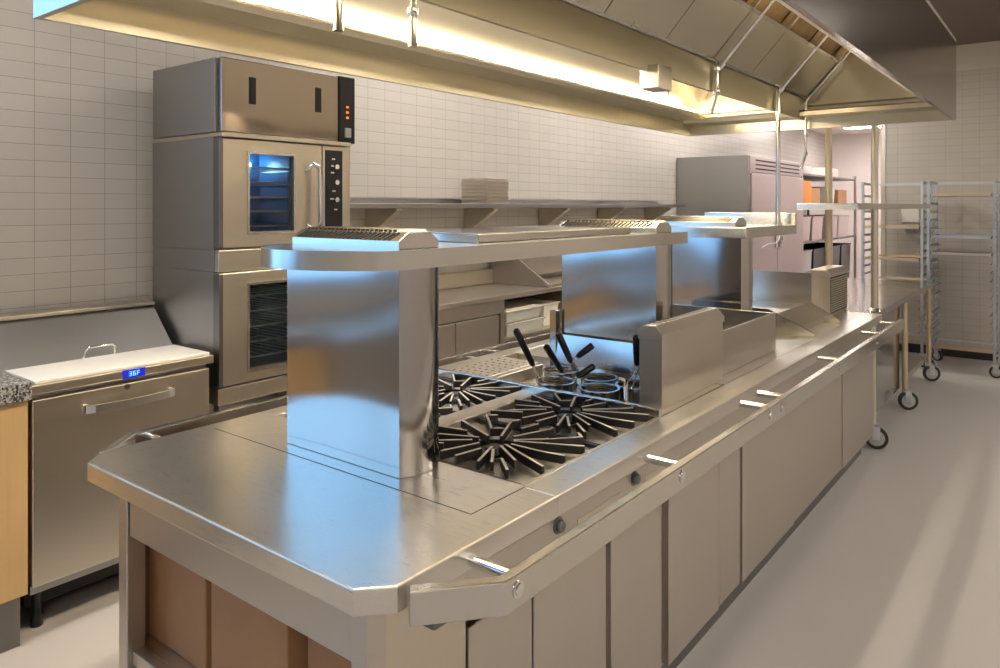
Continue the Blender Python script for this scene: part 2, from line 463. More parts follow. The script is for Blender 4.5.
# ================================================================== OVERSHELVES
def pill(x0, x1, y0, y1, sag=0.024, n=6):
    pts = [(x0, y0), (x1, y0)]
    for k in range(1, n):
        t = k/n
        pts.append((x1+sag*math.sin(PI*t)**0.7, y0+(y1-y0)*t))
    pts += [(x1, y1), (x0, y1)]
    for k in range(1, n):
        t = 1-k/n
        pts.append((x0-sag*math.sin(PI*t)**0.7, y0+(y1-y0)*t))
    return pts
def vent_cap(x0, x1, y0, y1, z0, parent, h=0.045, n=22):
    mb = MB()
    ym = (y0+y1)/2; dy = (y1-y0)/2
    prof = [(y0, z0), (y0, z0+h*0.5), (y0+dy*0.45, z0+h), (y1-dy*0.45, z0+h), (y1, z0+h*0.5), (y1, z0)]
    mb.prism(prof, x0, x1, 'X', bev=0.003)
    w = (x1-x0-0.05)/n
    for i in range(n):
        xa = x0+0.03+i*w
        M = Matrix.Translation((xa, ym, z0+h+0.0015)) @ Matrix.Rotation(math.radians(-28), 4, 'Z')
        mb.box(-w*0.22, w*0.22, -dy*0.55, dy*0.55, -0.004, 0.0008, mi=1, M=M)
        sl = math.atan2(h*0.5, dy*0.45)
        M = Matrix.Translation((xa, y0+dy*0.225, z0+h*0.75+0.001)) @ Matrix.Rotation(sl, 4, 'X') @ Matrix.Rotation(math.radians(-28), 4, 'Z')
        mb.box(-w*0.25, w*0.25, -dy*0.24, dy*0.24, -0.004, 0.0008, mi=1, M=M)
        M = Matrix.Translation((xa+w*0.4, ym, z0+h+0.002)) @ Matrix.Rotation(math.radians(-28), 4, 'Z') @ Matrix.Rotation(0.3, 4, 'Y')
        mb.box(-w*0.2, w*0.2, -dy*0.55, dy*0.55, -0.002, 0.005, mi=0, M=M)
    # dark end opening
    return mb.build('vent_cap', [ST_EDGE, DARK], parent)

ZS = 1.436
os1 = thing('overshelf', (-1.6, 2.1, ZT+0.002), 'long steel overshelf with a rounded near end carried on two broad columns', 'shelf')
for y, xa, xb in ((1.335, -1.834, -1.366), (2.805, -1.828, -1.366)):
    z0 = 0.902 if y < 2 else 0.90
    MB().prism(pill(xa, xb, y, y+0.149), z0, ZS, 'Z', smooth=True).build('column', ST_COL, os1)
out = [(-1.352, 1.318), (-1.352, 3.09), (-1.86, 3.09), (-1.90, 1.42)]
# rounded nose: arc through the two corners
for k in range(1, 18):
    t_ = k/18
    x_ = -1.90+(1.90-1.352)*t_
    out.append((x_-0.02*math.sin(PI*t_), 1.34-0.022*t_-0.165*math.sin(PI*t_)**0.75))
mb = MB()
mb.prism(out, ZS, ZS+0.05, 'Z', smooth=True)
mb.build('shelf_top', ST_EDGE, os1)
for (xa, xb, y) in ((-1.825, -1.375, 1.345), (-1.87, -1.38, 2.835)):
    vent_cap(xa, xb, y, y+0.15, ZS+0.05, os1)
mb = MB()
mb.box(-1.86, -1.435, 1.74, 2.72, 1.486, 1.514, 0.004)
mb.box(-1.84, -1.455, 1.76, 2.70, 1.513, 1.5155, mi=1)
tag(mb.build('sheet_tray', [ST_EDGE, ST_COL]), 'flat upturned steel tray lying on the middle of the long overshelf', 'tray')

os2 = thing('overshelf', (-1.6, 4.1, ZT), 'short steel overshelf with a raised rim, on one column, behind the long one', 'shelf')
MB().prism(pill(-1.78, -1.366, 3.79, 3.95), ZT, ZS, 'Z').build('column', ST_COL, os2)
mb = MB(); mb.box(-1.86, -1.30, 3.684, 4.53, ZS, ZS+0.055, 0.003)
mb.build('shelf_top', ST_EDGE, os2)
mb = MB(); mb.box(-1.86, -1.30, 4.505, 4.53, ZS+0.055, 1.56, 0.003)
mb.build('rim', ST_EDGE, os2)
vent_cap(-1.86, -1.40, 3.80, 3.97, ZS+0.055, os2)

# ================================================================== RANGE
rg = thing('gas_range', (-1.6, 1.88, 0.848), 'four burner gas range with black pinwheel grates sunk in the island', 'stove')
mb = MB()
mb.box(-2.11, -1.085, 1.49, 2.255, 0.8485, 0.884)
mb.box(-2.11, -2.095, 1.49, 2.27, 0.862, 0.9, 0.002); mb.box(-1.10, -1.085, 1.49, 2.27, 0.862, 0.9, 0.002)
mb.box(-2.095, -1.10, 1.4925, 1.505, 0.862, 0.897)
mb.build('burner_tray', plain('burner_tray_steel', (0.50, 0.47, 0.42), 0.42, 1.0, noise=0.2), rg)
MB().box(-1.645, -1.565, 1.505, 2.255, 0.862, 0.908, 0.003).build('divider', ST_WARM, rg)
MB().box(-2.11, -1.085, 2.255, 2.275, 0.8485, 0.926, 0.003).build('rear_lip', ST_EDGE, rg)
# bar layout of one pinwheel grate, metres from the burner centre
BARS = [[(-0.205, 0.10), (-0.045, 0.030)], [(-0.125, 0.240), (-0.183, 0.195), (-0.08, 0.092), (-0.055, 0.112)],
        [(-0.012, 0.053), (-0.078, 0.190), (-0.030, 0.300)], [(-0.008, 0.150), (0.010, 0.240)],
        [(0.021, 0.072), (0.067, 0.200), (0.022, 0.310)], [(0.042, 0.047), (0.121, 0.118), (0.182, 0.190), (0.112, 0.255)],
        [(0.049, 0.038), (0.245, 0.128)], [(0.060, 0.010), (0.160, 0.010), (0.245, 0.022)], [(0.049, -0.004), (0.245, -0.090)],
        [(0.045, -0.022), (0.146, -0.091)], [(0.111, -0.104), (0.172, -0.160)], [(0.028, -0.044), (0.072, -0.157)],
        [(0.046, -0.060), (0.104, -0.139)], [(0.011, -0.075), (-0.004, -0.159)], [(-0.024, -0.040), (-0.061, -0.155)],
        [(-0.060, 0.0), (-0.170, -0.046)], [(-0.060, -0.030), (-0.150, -0.110)], [(-0.13, 0.028), (-0.222, 0.012)],
        [(-0.105, -0.105), (-0.195, -0.150)]]
def clip(p, q, R):
    t0, t1 = 0.0, 1.0
    dx, dy = q[0]-p[0], q[1]-p[1]
    for pp, qq in ((-dx, p[0]-R[0]), (dx, R[1]-p[0]), (-dy, p[1]-R[2]), (dy, R[3]-p[1])):
        if abs(pp) < 1e-9:
            if qq < 0: return None
        else:
            t = qq/pp
            if pp < 0: t0 = max(t0, t)
            else: t1 = min(t1, t)
    if t1-t0 <= 0.1: return None
    return (p[0]+dx*t0, p[1]+dy*t0), (p[0]+dx*t1, p[1]+dy*t1)
def grate(cx, cy, R, rear, parent):
    b = MB()
    b.lathe([(0.0, 0.0), (0.050, 0.0), (0.050, 0.006), (0.040, 0.010), (0.0, 0.011)], (cx, cy, 0.8842), 24)
    b.lathe([(0.0, 0.0), (0.028, 0.0), (0.025, 0.006), (0.0, 0.008)], (cx, cy, 0.895), 20)
    b.build('burner_head', IRON, parent)
    g = MB()
    zt, zb = 0.917, 0.893
    w = 0.0085
    for line in BARS:
        if rear and max(p[1] for p in line) < -0.12 and line[0][0] < 0.1: continue
        for p, q in zip(line[:-1], line[1:]):
            c_ = clip(p, q, R)
            if not c_: continue
            p, q = c_
            d = Vector((q[0]-p[0], q[1]-p[1])); L = d.length; a = math.atan2(d.y, d.x)
            M = Matrix.Translation((cx+p[0], cy+p[1], 0)) @ Matrix.Rotation(a, 4, 'Z')
            g.box(-w/2, L+w/2, -w/2, w/2, zb, zt, 0.0015, mi=0, M=M)
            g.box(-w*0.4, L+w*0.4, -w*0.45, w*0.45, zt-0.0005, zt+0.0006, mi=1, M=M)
    g.lathe([(0.082, 0.0), (0.090, 0.0), (0.090, 0.009), (0.082, 0.009), (0.082, 0.0)], (cx, cy, 0.8845), 28)
    for (x0_, x1_, y0_, y1_) in ((R[0], R[1], R[2], R[2]+0.008), (R[0], R[1], R[3]-0.008, R[3])):
        g.box(cx+x0_, cx+x1_, cy+y0_, cy+y1_, 0.8845, 0.895)
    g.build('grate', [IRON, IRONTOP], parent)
for cx, cy, R in ((-1.335, 1.685, (-0.225, 0.23, -0.178, 0.215)), (-1.345, 2.085, (-0.215, 0.24, -0.18, 0.165)),
                  (-1.85, 1.685, (-0.235, 0.20, -0.178, 0.215)), (-1.83, 2.075, (-0.255, 0.18, -0.17, 0.175))):
    grate(cx, cy, R, cy > 1.9, rg)

# ================================================================== PASTA COOKER
pc = thing('pasta_cooker', (-1.6, 2.55, 0.848), 'steel pasta cooker basin with round pot holes behind the gas burners', 'pasta cooker')
mb = MB()
mb.box(-2.11, -1.09, 2.277, 2.82, 0.8485, 0.86)
mb.box(-2.11, -2.09, 2.277, 2.82, 0.86, 0.905, 0.002); mb.box(-1.225, -1.09, 2.277, 2.82, 0.86, 0.9, 0.002)
mb.box(-1.86, -1.845, 2.28, 2.68, 0.86, 0.905, 0.002)
mb.build('basin', ST_WARM, pc)
mb = MB(); mb.prism([(2.765, 0.86), (2.765, 0.90), (2.783, 1.025), (2.80, 1.03), (2.80, 0.86)], -1.84, -1.225, 'X', bev=0.002)
mb.build('back_guard', ST_COL, pc)
mb = MB(); mb.box(-1.872, -1.835, 2.77, 2.80, 0.86, 1.13, 0.004); mb.build('end_riser', ST_COL, pc)
pots = [(-1.378, 2.365), (-1.468, 2.512), (-1.565, 2.355), (-1.655, 2.53), (-1.298, 2.492)]
for k, (x, y) in enumerate(pots):
    mb = MB(); r = 0.071
    mb.lathe([(0.0, 0.0), (r-0.006, 0.0), (r-0.002, 0.066), (r+0.004, 0.069), (r+0.004, 0.073), (r-0.004, 0.073), (r-0.008, 0.005), (0.0, 0.005)], (x, y, 0.8604), 36)
    mb.lathe([(0.0, 0.0), (r-0.009, 0.0)], (x, y, 0.8664), 36, mi=1)
    mb.build('pot', [ST_EDGE, MATS.get('pot_brown') or plain('pot_brown', (0.20, 0.155, 0.10), 0.45, 0.6, noise=0.3, nscale=30)], pc)  # dark brown disc on the pot floor, same brown on the baskets
mb = MB(); mb.tube([(-1.255, 2.34, 0.86), (-1.255, 2.34, 0.955), (-1.27, 2.37, 0.97), (-1.31, 2.40, 0.965)], 0.009, 10)
mb.build('overflow_pipe', CHROME, pc)
# perforated tray
mb = MB()
mb.box(-2.088, -1.865, 2.30, 2.675, 0.905, 0.912, 0.002)
for i in range(8):
    for j in range(6):
        x = -2.06+j*0.035+(0.008 if i % 2 else 0); y = 2.335+i*0.042
        mb.lathe([(0.0, 0.0), (0.0065, 0.0)], (x, y, 0.9124), 8, mi=1)
tag(mb.build('perforated_tray', [ST_WARM, DARK]), 'flat perforated drain tray left of the pasta pots', 'tray')
# strainer baskets with black grips
bas = [
    ((-1.565, 2.355), (-1.60, 2.151, 1.150), (-1.60, 2.257, 1.005), 'pasta strainer with the tallest black grip, leaning left over the near left pot'),
    ((-1.468, 2.512), (-1.52, 2.305, 1.127), (-1.50, 2.364, 1.012), 'pasta strainer with an upright black grip leaning left at the centre of the pots'),
    ((-1.655, 2.53), (-1.60, 2.343, 1.063), (-1.60, 2.455, 0.945), 'pasta strainer with a short thick black grip tilted left, between the two tall grips'),
    ((-1.378, 2.365), (-1.45, 2.441, 1.070), (-1.50, 2.406, 1.024), 'pasta strainer with a short black grip pointing up and right, upper of the two'),
    ((-1.415, 2.395), (-1.42, 2.398, 1.002), (-1.46, 2.342, 0.965), 'pasta strainer with a short black grip pointing right, lower of the two'),
    ((-1.298, 2.492), (-1.27, 2.444, 1.123), (-1.29, 2.490, 1.007), 'pasta strainer with an upright black grip beside the flue box'),
]
for k, (pt, g0, g1, lab) in enumerate(bas):
    t = thing('pasta_strainer', (pt[0], pt[1], 0.865), lab, 'strainer', 'pasta strainers with black grips')
    g0 = Vector(g0); g1 = Vector(g1); d = (g0-g1).normalized()
    MB().tube([g0, g0-d*0.006, g1+d*0.012, g1], [0.010, 0.0135, 0.012, 0.008], 12).build('grip', BLACK, t)
    rp = Vector((pt[0], pt[1], 0.928))
    mb = MB()
    off = d.cross(Vector((0, 0, 1))).normalized()*0.006
    tgt = rp+Vector((-0.02, -0.055, 0)) if k in (0, 1, 2) else rp+Vector((-0.05, -0.01, 0))
    if k == 5: tgt = rp+Vector((0.0, -0.05, 0))
    if k == 4: tgt = rp+Vector((-0.055, -0.03, 0))
    for sgn in (-1, 1):
        mb.tube([g1+d*0.02+off*sgn, g1-d*0.02+off*sgn, tgt+off*sgn*1.8, tgt+off*sgn*1.8+Vector((0, 0, -0.012))], 0.0028, 8)
    mb.build('wire_frame', CHROME, t)
    if k != 4:
        mb = MB(); r = 0.056
        ring = [rp+Vector((r*math.cos(a), r*math.sin(a), -0.008)) for a in [2*PI*i/24 for i in range(25)]]
        mb.tube(ring, 0.003, 6, cap=False)
        mb.lathe([(r, -0.012), (r-0.003, -0.050)], (rp.x, rp.y, rp.z), 24)
        mb.build('basket', MATS['pot_brown'], t)

# ================================================================== FLUE BOX, GRIDDLE, SLOPED STATION, SLATTED BIN
fb = thing('flue_riser', (-1.165, 2.65, 0.9), 'tall narrow steel flue box with a slotted top beside the pasta pots', 'flue box')
MB().box(-1.205, -1.118, 2.343, 2.90, 0.9002, 1.135, 0.002).build('box_body', ST_WARM, fb)
mb = MB()
mb.prism([(-1.208, 1.135), (-1.114, 1.135), (-1.114, 1.157), (-1.142, 1.187), (-1.180, 1.187), (-1.208, 1.170)], 2.338, 2.905, 'Y', bev=0.002)
for i in range(14):
    y = 2.40+i*0.0345
    mb.box(-1.183, -1.147, y, y+0.012, 1.184, 1.1882, mi=1)
mb.build('slotted_cap', [ST_WARM, DARK], fb)

gd = thing('griddle', (-1.4, 3.28, 0.9), 'flat griddle with tall side and rear steel splash guards behind the flue box', 'griddle')
MB().box(-1.69, -1.155, 2.91, 3.64, 0.9002, 0.95, 0.003).build('griddle_plate', plain('griddle_steel', (0.42, 0.41, 0.40), 0.22, 1.0, noise=0.1), gd)
MB().box(-1.155, -1.147, 2.905, 3.655, 0.9002, 1.084, 0.002).build('splash_guard', ST_PAN, gd)
MB().box(-1.69, -1.155, 3.642, 3.655, 0.9002, 1.082, 0.002).build('splash_guard', ST_EDGE, gd)
MB().box(-1.70, -1.69, 2.905, 3.655, 0.9002, 1.082, 0.002).build('splash_guard', ST_EDGE, gd)

dp = thing('sloped_fry_station', (-1.4, 4.4, 0.9), 'sloped steel fry holding station with tapered side walls and a tall end panel', 'fry station')
MB().prism([(-1.66, 0.9002), (-1.66, 1.005), (-1.30, 1.005), (-1.19, 0.935), (-1.19, 0.9002)], 4.15, 4.69, 'Y', bev=0.003).build('sloped_deck', ST_WARM, dp)
MB().prism([(-1.66, 0.9002), (-1.66, 1.192), (-1.262, 1.192), (-1.262, 1.016), (-1.10, 0.920), (-1.10, 0.9002)], 4.692, 4.702, 'Y').build('end_panel', ST_EDGE, dp)
MB().prism([(-1.66, 0.9002), (-1.66, 1.03), (-1.34, 1.03), (-1.10, 0.920), (-1.10, 0.9002)], 4.135, 4.147, 'Y').build('end_panel', ST_EDGE, dp)

vb = thing('slatted_riser', (-1.29, 5.2, 0.9), 'upright steel vent box with horizontal slats and an arched lid behind the fry station', 'vent box')
mb = MB(); mb.box(-1.364, -1.224, 4.98, 5.41, 0.9002, 1.150, 0.003)
mb.box(-1.2242, -1.2215, 4.985, 5.405, 0.915, 1.145, mi=2)
for i in range(15):
    z = 0.925+i*0.0145
    mb.box(-1.224, -1.217, 4.99, 5.40, z, z+0.009, 0.001, mi=1)
    mb.box(-1.285, -1.232, 4.974, 4.981, z, z+0.007, 0.001, mi=1)
for k in range(4): mb.box(-1.285+k*0.0165, -1.281+k*0.0165, 4.971, 4.976, 0.92, 1.14, mi=1)
mb.build('box_body', [ST_PAN, ST_WARM, DARK], vb)
MB().prism([(-1.372, 1.150), (-1.214, 1.150), (-1.214, 1.168), (-1.245, 1.195), (-1.335, 1.195), (-1.372, 1.175)], 4.962, 5.42, 'Y', bev=0.004).build('lid', ST_PAN, vb)

# ================================================================== MOBILE TABLE
def caster(x, y, z, parent, r=0.062, ang=0.5):
    c = MB()
    R = Matrix.Translation((x, y, 0)) @ Matrix.Rotation(ang, 4, 'Z')
    c.lathe([(0.0, 0.0), (0.024, 0.0), (0.028, 0.006), (0.028, 0.02), (0.012, 0.022), (0.012, 0.045)], (x, y, 2*r+0.002), 16)
    for s_ in (-1, 1):
        c.box(-0.022, 0.022, s_*0.021-0.0015, s_*0.021+0.0015, r-0.008, 2*r+0.012, M=R @ Matrix.Translation((0.01, 0, 0)))
    c.box(-0.03, 0.03, -0.0225, 0.0225, 2*r+0.003, 2*r+0.012, M=R)
    o = c.build('caster', ALU, parent)
    wl = MB()
    wl.lathe([(0.0, -0.012), (r*0.72, -0.012), (r*0.72, -0.016), (r, -0.012), (r, 0.012), (r*0.72, 0.016), (r*0.72, 0.012), (0.0, 0.012)], (0, 0, 0), 28, mi=0, axis='Y', smooth=False)
    wl.lathe([(0.0, -0.0175), (r*0.70, -0.0145), (r*0.70, 0.0145), (0.0, 0.0175)], (0, 0, 0), 24, mi=1, axis='Y', smooth=False)
    M = Matrix.Translation((x, y, r+0.001)) @ Matrix.Rotation(ang, 4, 'Z') @ Matrix.Translation((0.012, 0, 0))
    for v in wl.bm.verts: v.co = M @ v.co
    wl.build('wheel', [RUBBER, GREYPL], o)
    return o
tb = thing('work_table', (-1.58, 6.5, 0), 'mobile stainless worktable on swivel casters beyond the far end of the island', 'table')
MB().box(-2.12, -1.03, 5.305, 7.80, 0.852, 0.9, 0.003).build('tabletop', ST_COL, tb)
for y in (5.36, 6.54, 7.74):
    MB().tube([(-1.055, y, 0.14), (-1.055, y, 0.853)], 0.021, 14).build('leg', GOLDY if y > 6 else ST_WARM, tb)
    caster(-1.045, y, 0.14, tb, r=0.072, ang=0.35 if y < 6 else 0.5)
    MB().tube([(-2.09, y, 0.14), (-2.09, y, 0.853)], 0.021, 14).build('leg', ST_WARM, tb)
    caster(-2.09, y, 0.14, tb, ang=1.9)
MB().box(-2.06, -1.085, 5.31, 6.62, 0.17, 0.85, 0.003).build('cabinet_body', ST_COL, tb)
MB().box(-2.06, -1.085, 6.62, 7.78, 0.17, 0.215, 0.003).build('undershelf', ST_PAN, tb)

ps = thing('pole_shelf', (-1.2, 5.45, 0.9), 'narrow shelf on two tall steel poles standing on the mobile worktable', 'shelf')
for x in (-1.06, -1.35):
    MB().tube([(x, 5.45, 0.9), (x, 5.45, 3.3)], 0.023, 16).build('pole', GOLDY if x < -1.2 else ST_WARM, ps)
    MB().lathe([(0.0, 0.0), (0.045, 0.0), (0.04, 0.008), (0.026, 0.018), (0.0, 0.018)], (x, 5.45, 0.9002), 20).build('foot_flange', CHROME, ps)
mb = MB(); mb.box(-1.40, -1.035, 4.87, 7.70, 1.577, 1.617, 0.003)
mb.build('shelf_top', ST_EDGE, ps)

# ================================================================== EXHAUST HOOD
hd = thing('exhaust_hood', (-1.37, 2.9, 2.1), 'huge stainless steel exhaust canopy hanging over the whole island', 'exhaust hood')
HX0, HX1, HY0, HY1, HZ0, HZ1 = -2.19, -0.545, 0.79, 5.02, 2.1, 2.55
t = 0.018
mb = MB(); mb.box(HX0, HX0+t, HY0, HY1, HZ0, HZ1); mb.build('side_panel', ST_HOOD, hd)
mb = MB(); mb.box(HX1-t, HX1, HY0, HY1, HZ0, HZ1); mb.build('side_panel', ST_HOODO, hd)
mb = MB(); mb.box(HX0+t, HX1-t, HY0, HY0+t, HZ0, HZ1); mb.build('end_panel', ST_HOOD, hd)
mb = MB(); mb.box(HX0+t, HX1-t, HY1-t, HY1, HZ0, HZ1); mb.build('end_panel', ST_HOOD, hd)
# roof
mb = MB()
mb.prism([(HX0, HZ1), (HX0+0.3, 2.84), (HX1-0.3, 2.84), (HX1, HZ1), (HX1, HZ1+0.02), (HX1-0.29, 2.86), (HX0+0.29, 2.86), (HX0, HZ1+0.02)], HY0, HY1, 'Y')
mb.prism([(HX0+0.02, HZ1), (HX0+0.3, 2.84), (HX1-0.3, 2.84), (HX1-0.02, HZ1)], HY0, HY0+t, 'Y'); mb.prism([(HX0+0.02, HZ1), (HX0+0.3, 2.84), (HX1-0.3, 2.84), (HX1-0.02, HZ1)], HY1-t, HY1, 'Y')
mb.build('roof', ST_HOOD, hd)
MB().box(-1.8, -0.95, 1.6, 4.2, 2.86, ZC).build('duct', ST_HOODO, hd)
# gutters (inner ledges)
mb = MB()
mb.prism([(HX0+t, 2.195), (HX0+0.15, 2.205), (HX0+0.16, 2.225), (HX0+0.15, 2.215), (HX0+t, 2.24)], HY0+t, HY1-t, 'Y')
mb.prism([(HX1-t, 2.195), (HX1-0.15, 2.205), (HX1-0.16, 2.225), (HX1-0.15, 2.215), (HX1-t, 2.24)], HY0+t, HY1-t, 'Y')
mb.build('gutter', ST_HOOD, hd)
mb = MB()
mb.prism([(HY1-t, 2.165), (HY1-0.13, 2.175), (HY1-0.14, 2.20), (HY1-0.13, 2.21), (HY1-t, 2.215)], HX0+t, HX1-t, 'X')
mb.prism([(HY1-t, 2.24), (HY1-0.07, 2.245), (HY1-0.07, 2.26), (HY1-t, 2.26)], HX0+t, HX1-t, 'X')
mb.build('gutter', ST_HOOD, hd)
# inner sloping liners
mb = MB()
mb.prism([(HX0+t, 2.25), (HX0+0.06, 2.25), (HX0+0.42, 2.83), (HX0+0.38, 2.83)], HY0+t, HY1-t, 'Y')
mb.build('liner', ST_HOOD, hd)
mb = MB()
mb.prism([(HX1-t, 2.25), (HX1-0.06, 2.25), (HX1-0.30, 2.83), (HX1-0.26, 2.83)], HY0+t, HY1-t, 'Y')
mb.build('liner', ST_HOOD, hd)
# lamps
for x in (HX0+0.145, HX1-0.145):
    f = MB().box(x-0.028, x+0.028, HY0+0.05, HY1-0.2, 2.226, 2.236, 0.001).build('lamp_housing', ST_EDGE, hd)
    MB().tube([(x, HY0+0.08, 2.247), (x, HY1-0.23, 2.247)], 0.009, 12).build('lamp_tube', HOODL if x < -1.4 else HOODFILL, f)  # right tube is an added dim fill, mirrored from the left one
# centre V filter bank
XA = -1.385
mb = MB()
mb.prism([(XA, 2.155), (XA, 2.30), (-1.47, 2.30), (-1.40, 2.155)], HY0+t, HY1-0.02, 'Y')
mb.build('plenum', ST_HOOD, hd)
def on_slope(s_):      # point on the right slope, s_ 0..1
    return (-1.375+s_*0.40, 2.30+s_*0.44)
nrm = Vector((0.44, 0, -0.40)).normalized()
def slope_quad(mb, s0, s1, y0, y1, th, mi=0, lift=0.0):
    a = on_slope(s0); b = on_slope(s1)
    l = (nrm.x*lift, nrm.z*lift); h = (nrm.x*(lift-th), nrm.z*(lift-th))
    mb.prism([(a[0]+l[0], a[1]+l[1]), (b[0]+l[0], b[1]+l[1]), (b[0]+h[0], b[1]+h[1]), (a[0]+h[0], a[1]+h[1])], y0, y1, 'Y', mi=mi)
ys = [HY0+t+0.003+i*(HY1-HY0-0.05)/8 for i in range(9)]
for i in range(8):
    mb = MB()
    slope_quad(mb, 0.02, 0.47, ys[i]+0.003, ys[i+1]-0.003, 0.02)
    mb.build('baffle_panel', ST_HOOD, hd)
mb = MB()
slope_quad(mb, 0.0, 0.02, HY0+t, HY1-0.02, 0.02, lift=0.004)
slope_quad(mb, 0.47, 0.50, HY0+t, HY1-0.02, 0.02, lift=0.004)
slope_quad(mb, 0.72, 1.02, HY0+t, HY1-0.02, 0.02)
slope_quad(mb, 0.72, 0.75, HY0+t, HY1-0.02, 0.02, lift=0.006)
for i in range(9): slope_quad(mb, 0.49, 0.73, ys[i]-0.012, ys[i]+0.012, 0.02, lift=0.003)
mb.build('filter_frame', ST_EDGE, hd)
for i in range(8):
    mb = MB()
    slope_quad(mb, 0.49, 0.73, ys[i]+0.012, ys[i+1]-0.012, 0.01, lift=-0.05)
    mb.build('filter_slot', plain('filter_brown', (0.30, 0.19, 0.08), 0.4, 1.0, noise=0.4, nscale=15) if 'filter_brown' not in MATS else MATS['filter_brown'], hd)
mb = MB()
mb.prism([(-1.475, 2.30), (-1.88, 2.74), (-1.87, 2.75), (-1.465, 2.31)], HY0+t, HY1-0.02, 'Y')
mb.build('filter_bank_left', ST_HOOD, hd)
# enclosed light fixtures on the left face of the filter bank, out of direct sight
for yc in (1.35, 2.35, 3.35, 4.35):
    c_ = Vector((-1.66, 0, 2.506)); n_ = Vector((-0.732, 0, -0.681)); a_ = Vector((-0.681, 0, 0.732))
    def q_(u, v): p = c_+a_*u+n_*v; return (p.x, p.z)
    fx = MB(); fx.prism([q_(-0.08, 0.0), q_(0.08, 0.0), q_(0.08, 0.03), q_(-0.08, 0.03)], yc-0.27, yc+0.27, 'Y')
    fx = fx.build('light_fixture', ST_EDGE, hd)
    ln = MB(); ln.prism([q_(-0.065, 0.031), q_(0.065, 0.031), q_(0.055, 0.045), q_(-0.055, 0.045)], yc-0.25, yc+0.25, 'Y')
    ln.build('lamp_lens', HOODL3, fx)
# small detector box on the liner
mb = MB()
mb.box(-1.42, -1.335, 2.765, 2.89, 2.082, 2.18, 0.003)
mb.tube([(-1.345, 2.88, 2.083), (-1.345, 2.88, 2.04)], 0.003, 8)
mb.build('detector_box', ST_EDGE, hd)
# suppression pipework that runs down the filters
def pipe_drop(y, s0=0.0, s1=0.78):
    a = on_slope(s0); b = on_slope(s1)
    o = Vector((nrm.x*0.035, 0, nrm.z*0.035))
    p = Vector((a[0], y, a[1]))+o; q = Vector((b[0], y, b[1]))+o
    mb = MB()
    mb.tube([p, q, q+Vector((0, 0, 0.12))], 0.0095, 10)
    mb.tube([p-(q-p).normalized()*0.014, p+(q-p).normalized()*0.02], 0.016, 10)
    mb.tube([q-(q-p).normalized()*0.02, q+(q-p).normalized()*0.006], 0.016, 10)
    mb.build('suppression_pipe', CHROME, hd)
    return p
for y in (3.47, 4.39, 4.93): pp = pipe_drop(y)
ring = [(-1.362+0.0, 2.64+0.035*math.cos(a)+0.01, 2.345+0.035*math.sin(a)) for a in [PI*(-0.5+i/12) for i in range(13)]]
mb = MB(); mb.tube([(-1.362, 2.60, 2.31)]+ring+[(-1.362, 2.60, 2.38)], 0.004, 8); mb.tube([(-1.362, 2.60, 2.39), (-1.362, 2.60, 2.30)], 0.009, 8)
mb.build('pull_ring', CHROME, hd)

def nozzle(x, y, ztop, zbot, lab, lean=0.0):
    t_ = thing('hanging_nozzle', (x, y, zbot), lab, 'nozzle', 'fire suppression nozzles under the hood')
    L = ztop-zbot
    MB().tube([(x, y, ztop), (x, y, zbot+0.10), (x+lean*0.3, y, zbot+0.07)], 0.009, 10).build('drop_pipe', CHROME, t_)
    for zc in (zbot+0.085, zbot+min(0.2, L-0.023)):
        mb = MB(); mb.lathe([(0.0, 0.0), (0.013, 0.0), (0.015, 0.008), (0.015, 0.022), (0.0, 0.022)], (x, y, zc), 12)
        mb.build('coupling', CHROME, t_)
    MB().tube([(x+lean*0.3, y, zbot+0.075), (x+lean*0.7, y, zbot+0.03), (x+lean, y, zbot)], [0.012, 0.010, 0.014], 12).build('nozzle_head', CHROME, t_)
nozzle(-1.43, 1.19, 2.20, 2.03, 'chrome nozzle hanging nearest the camera, above the first column')
nozzle(-1.43, 1.45, 2.20, 2.035, 'chrome nozzle hanging second from the near end of the hood')
nozzle(-1.365, 3.46, 2.30, 2.05, 'chrome nozzle hanging from a bent pipe above the long overshelf', -0.03)
nozzle(-1.365, 4.95, 2.28, 1.84, 'long chrome nozzle hanging at the far end of the hood, left of the poles', -0.03)
cd = MB(); cd.tube([(-1.365, 4.39, 2.28), (-1.365, 4.39, 1.4915)], 0.0135, 14); cd.lathe([(0.0, 0.0), (0.024, 0.0), (0.024, 0.012), (0.0, 0.012)], (-1.365, 4.39, 1.4912), 16)
tag(cd.build('conduit', CHROME), 'thin vertical steel conduit from the hood down to the short overshelf', 'pipe')

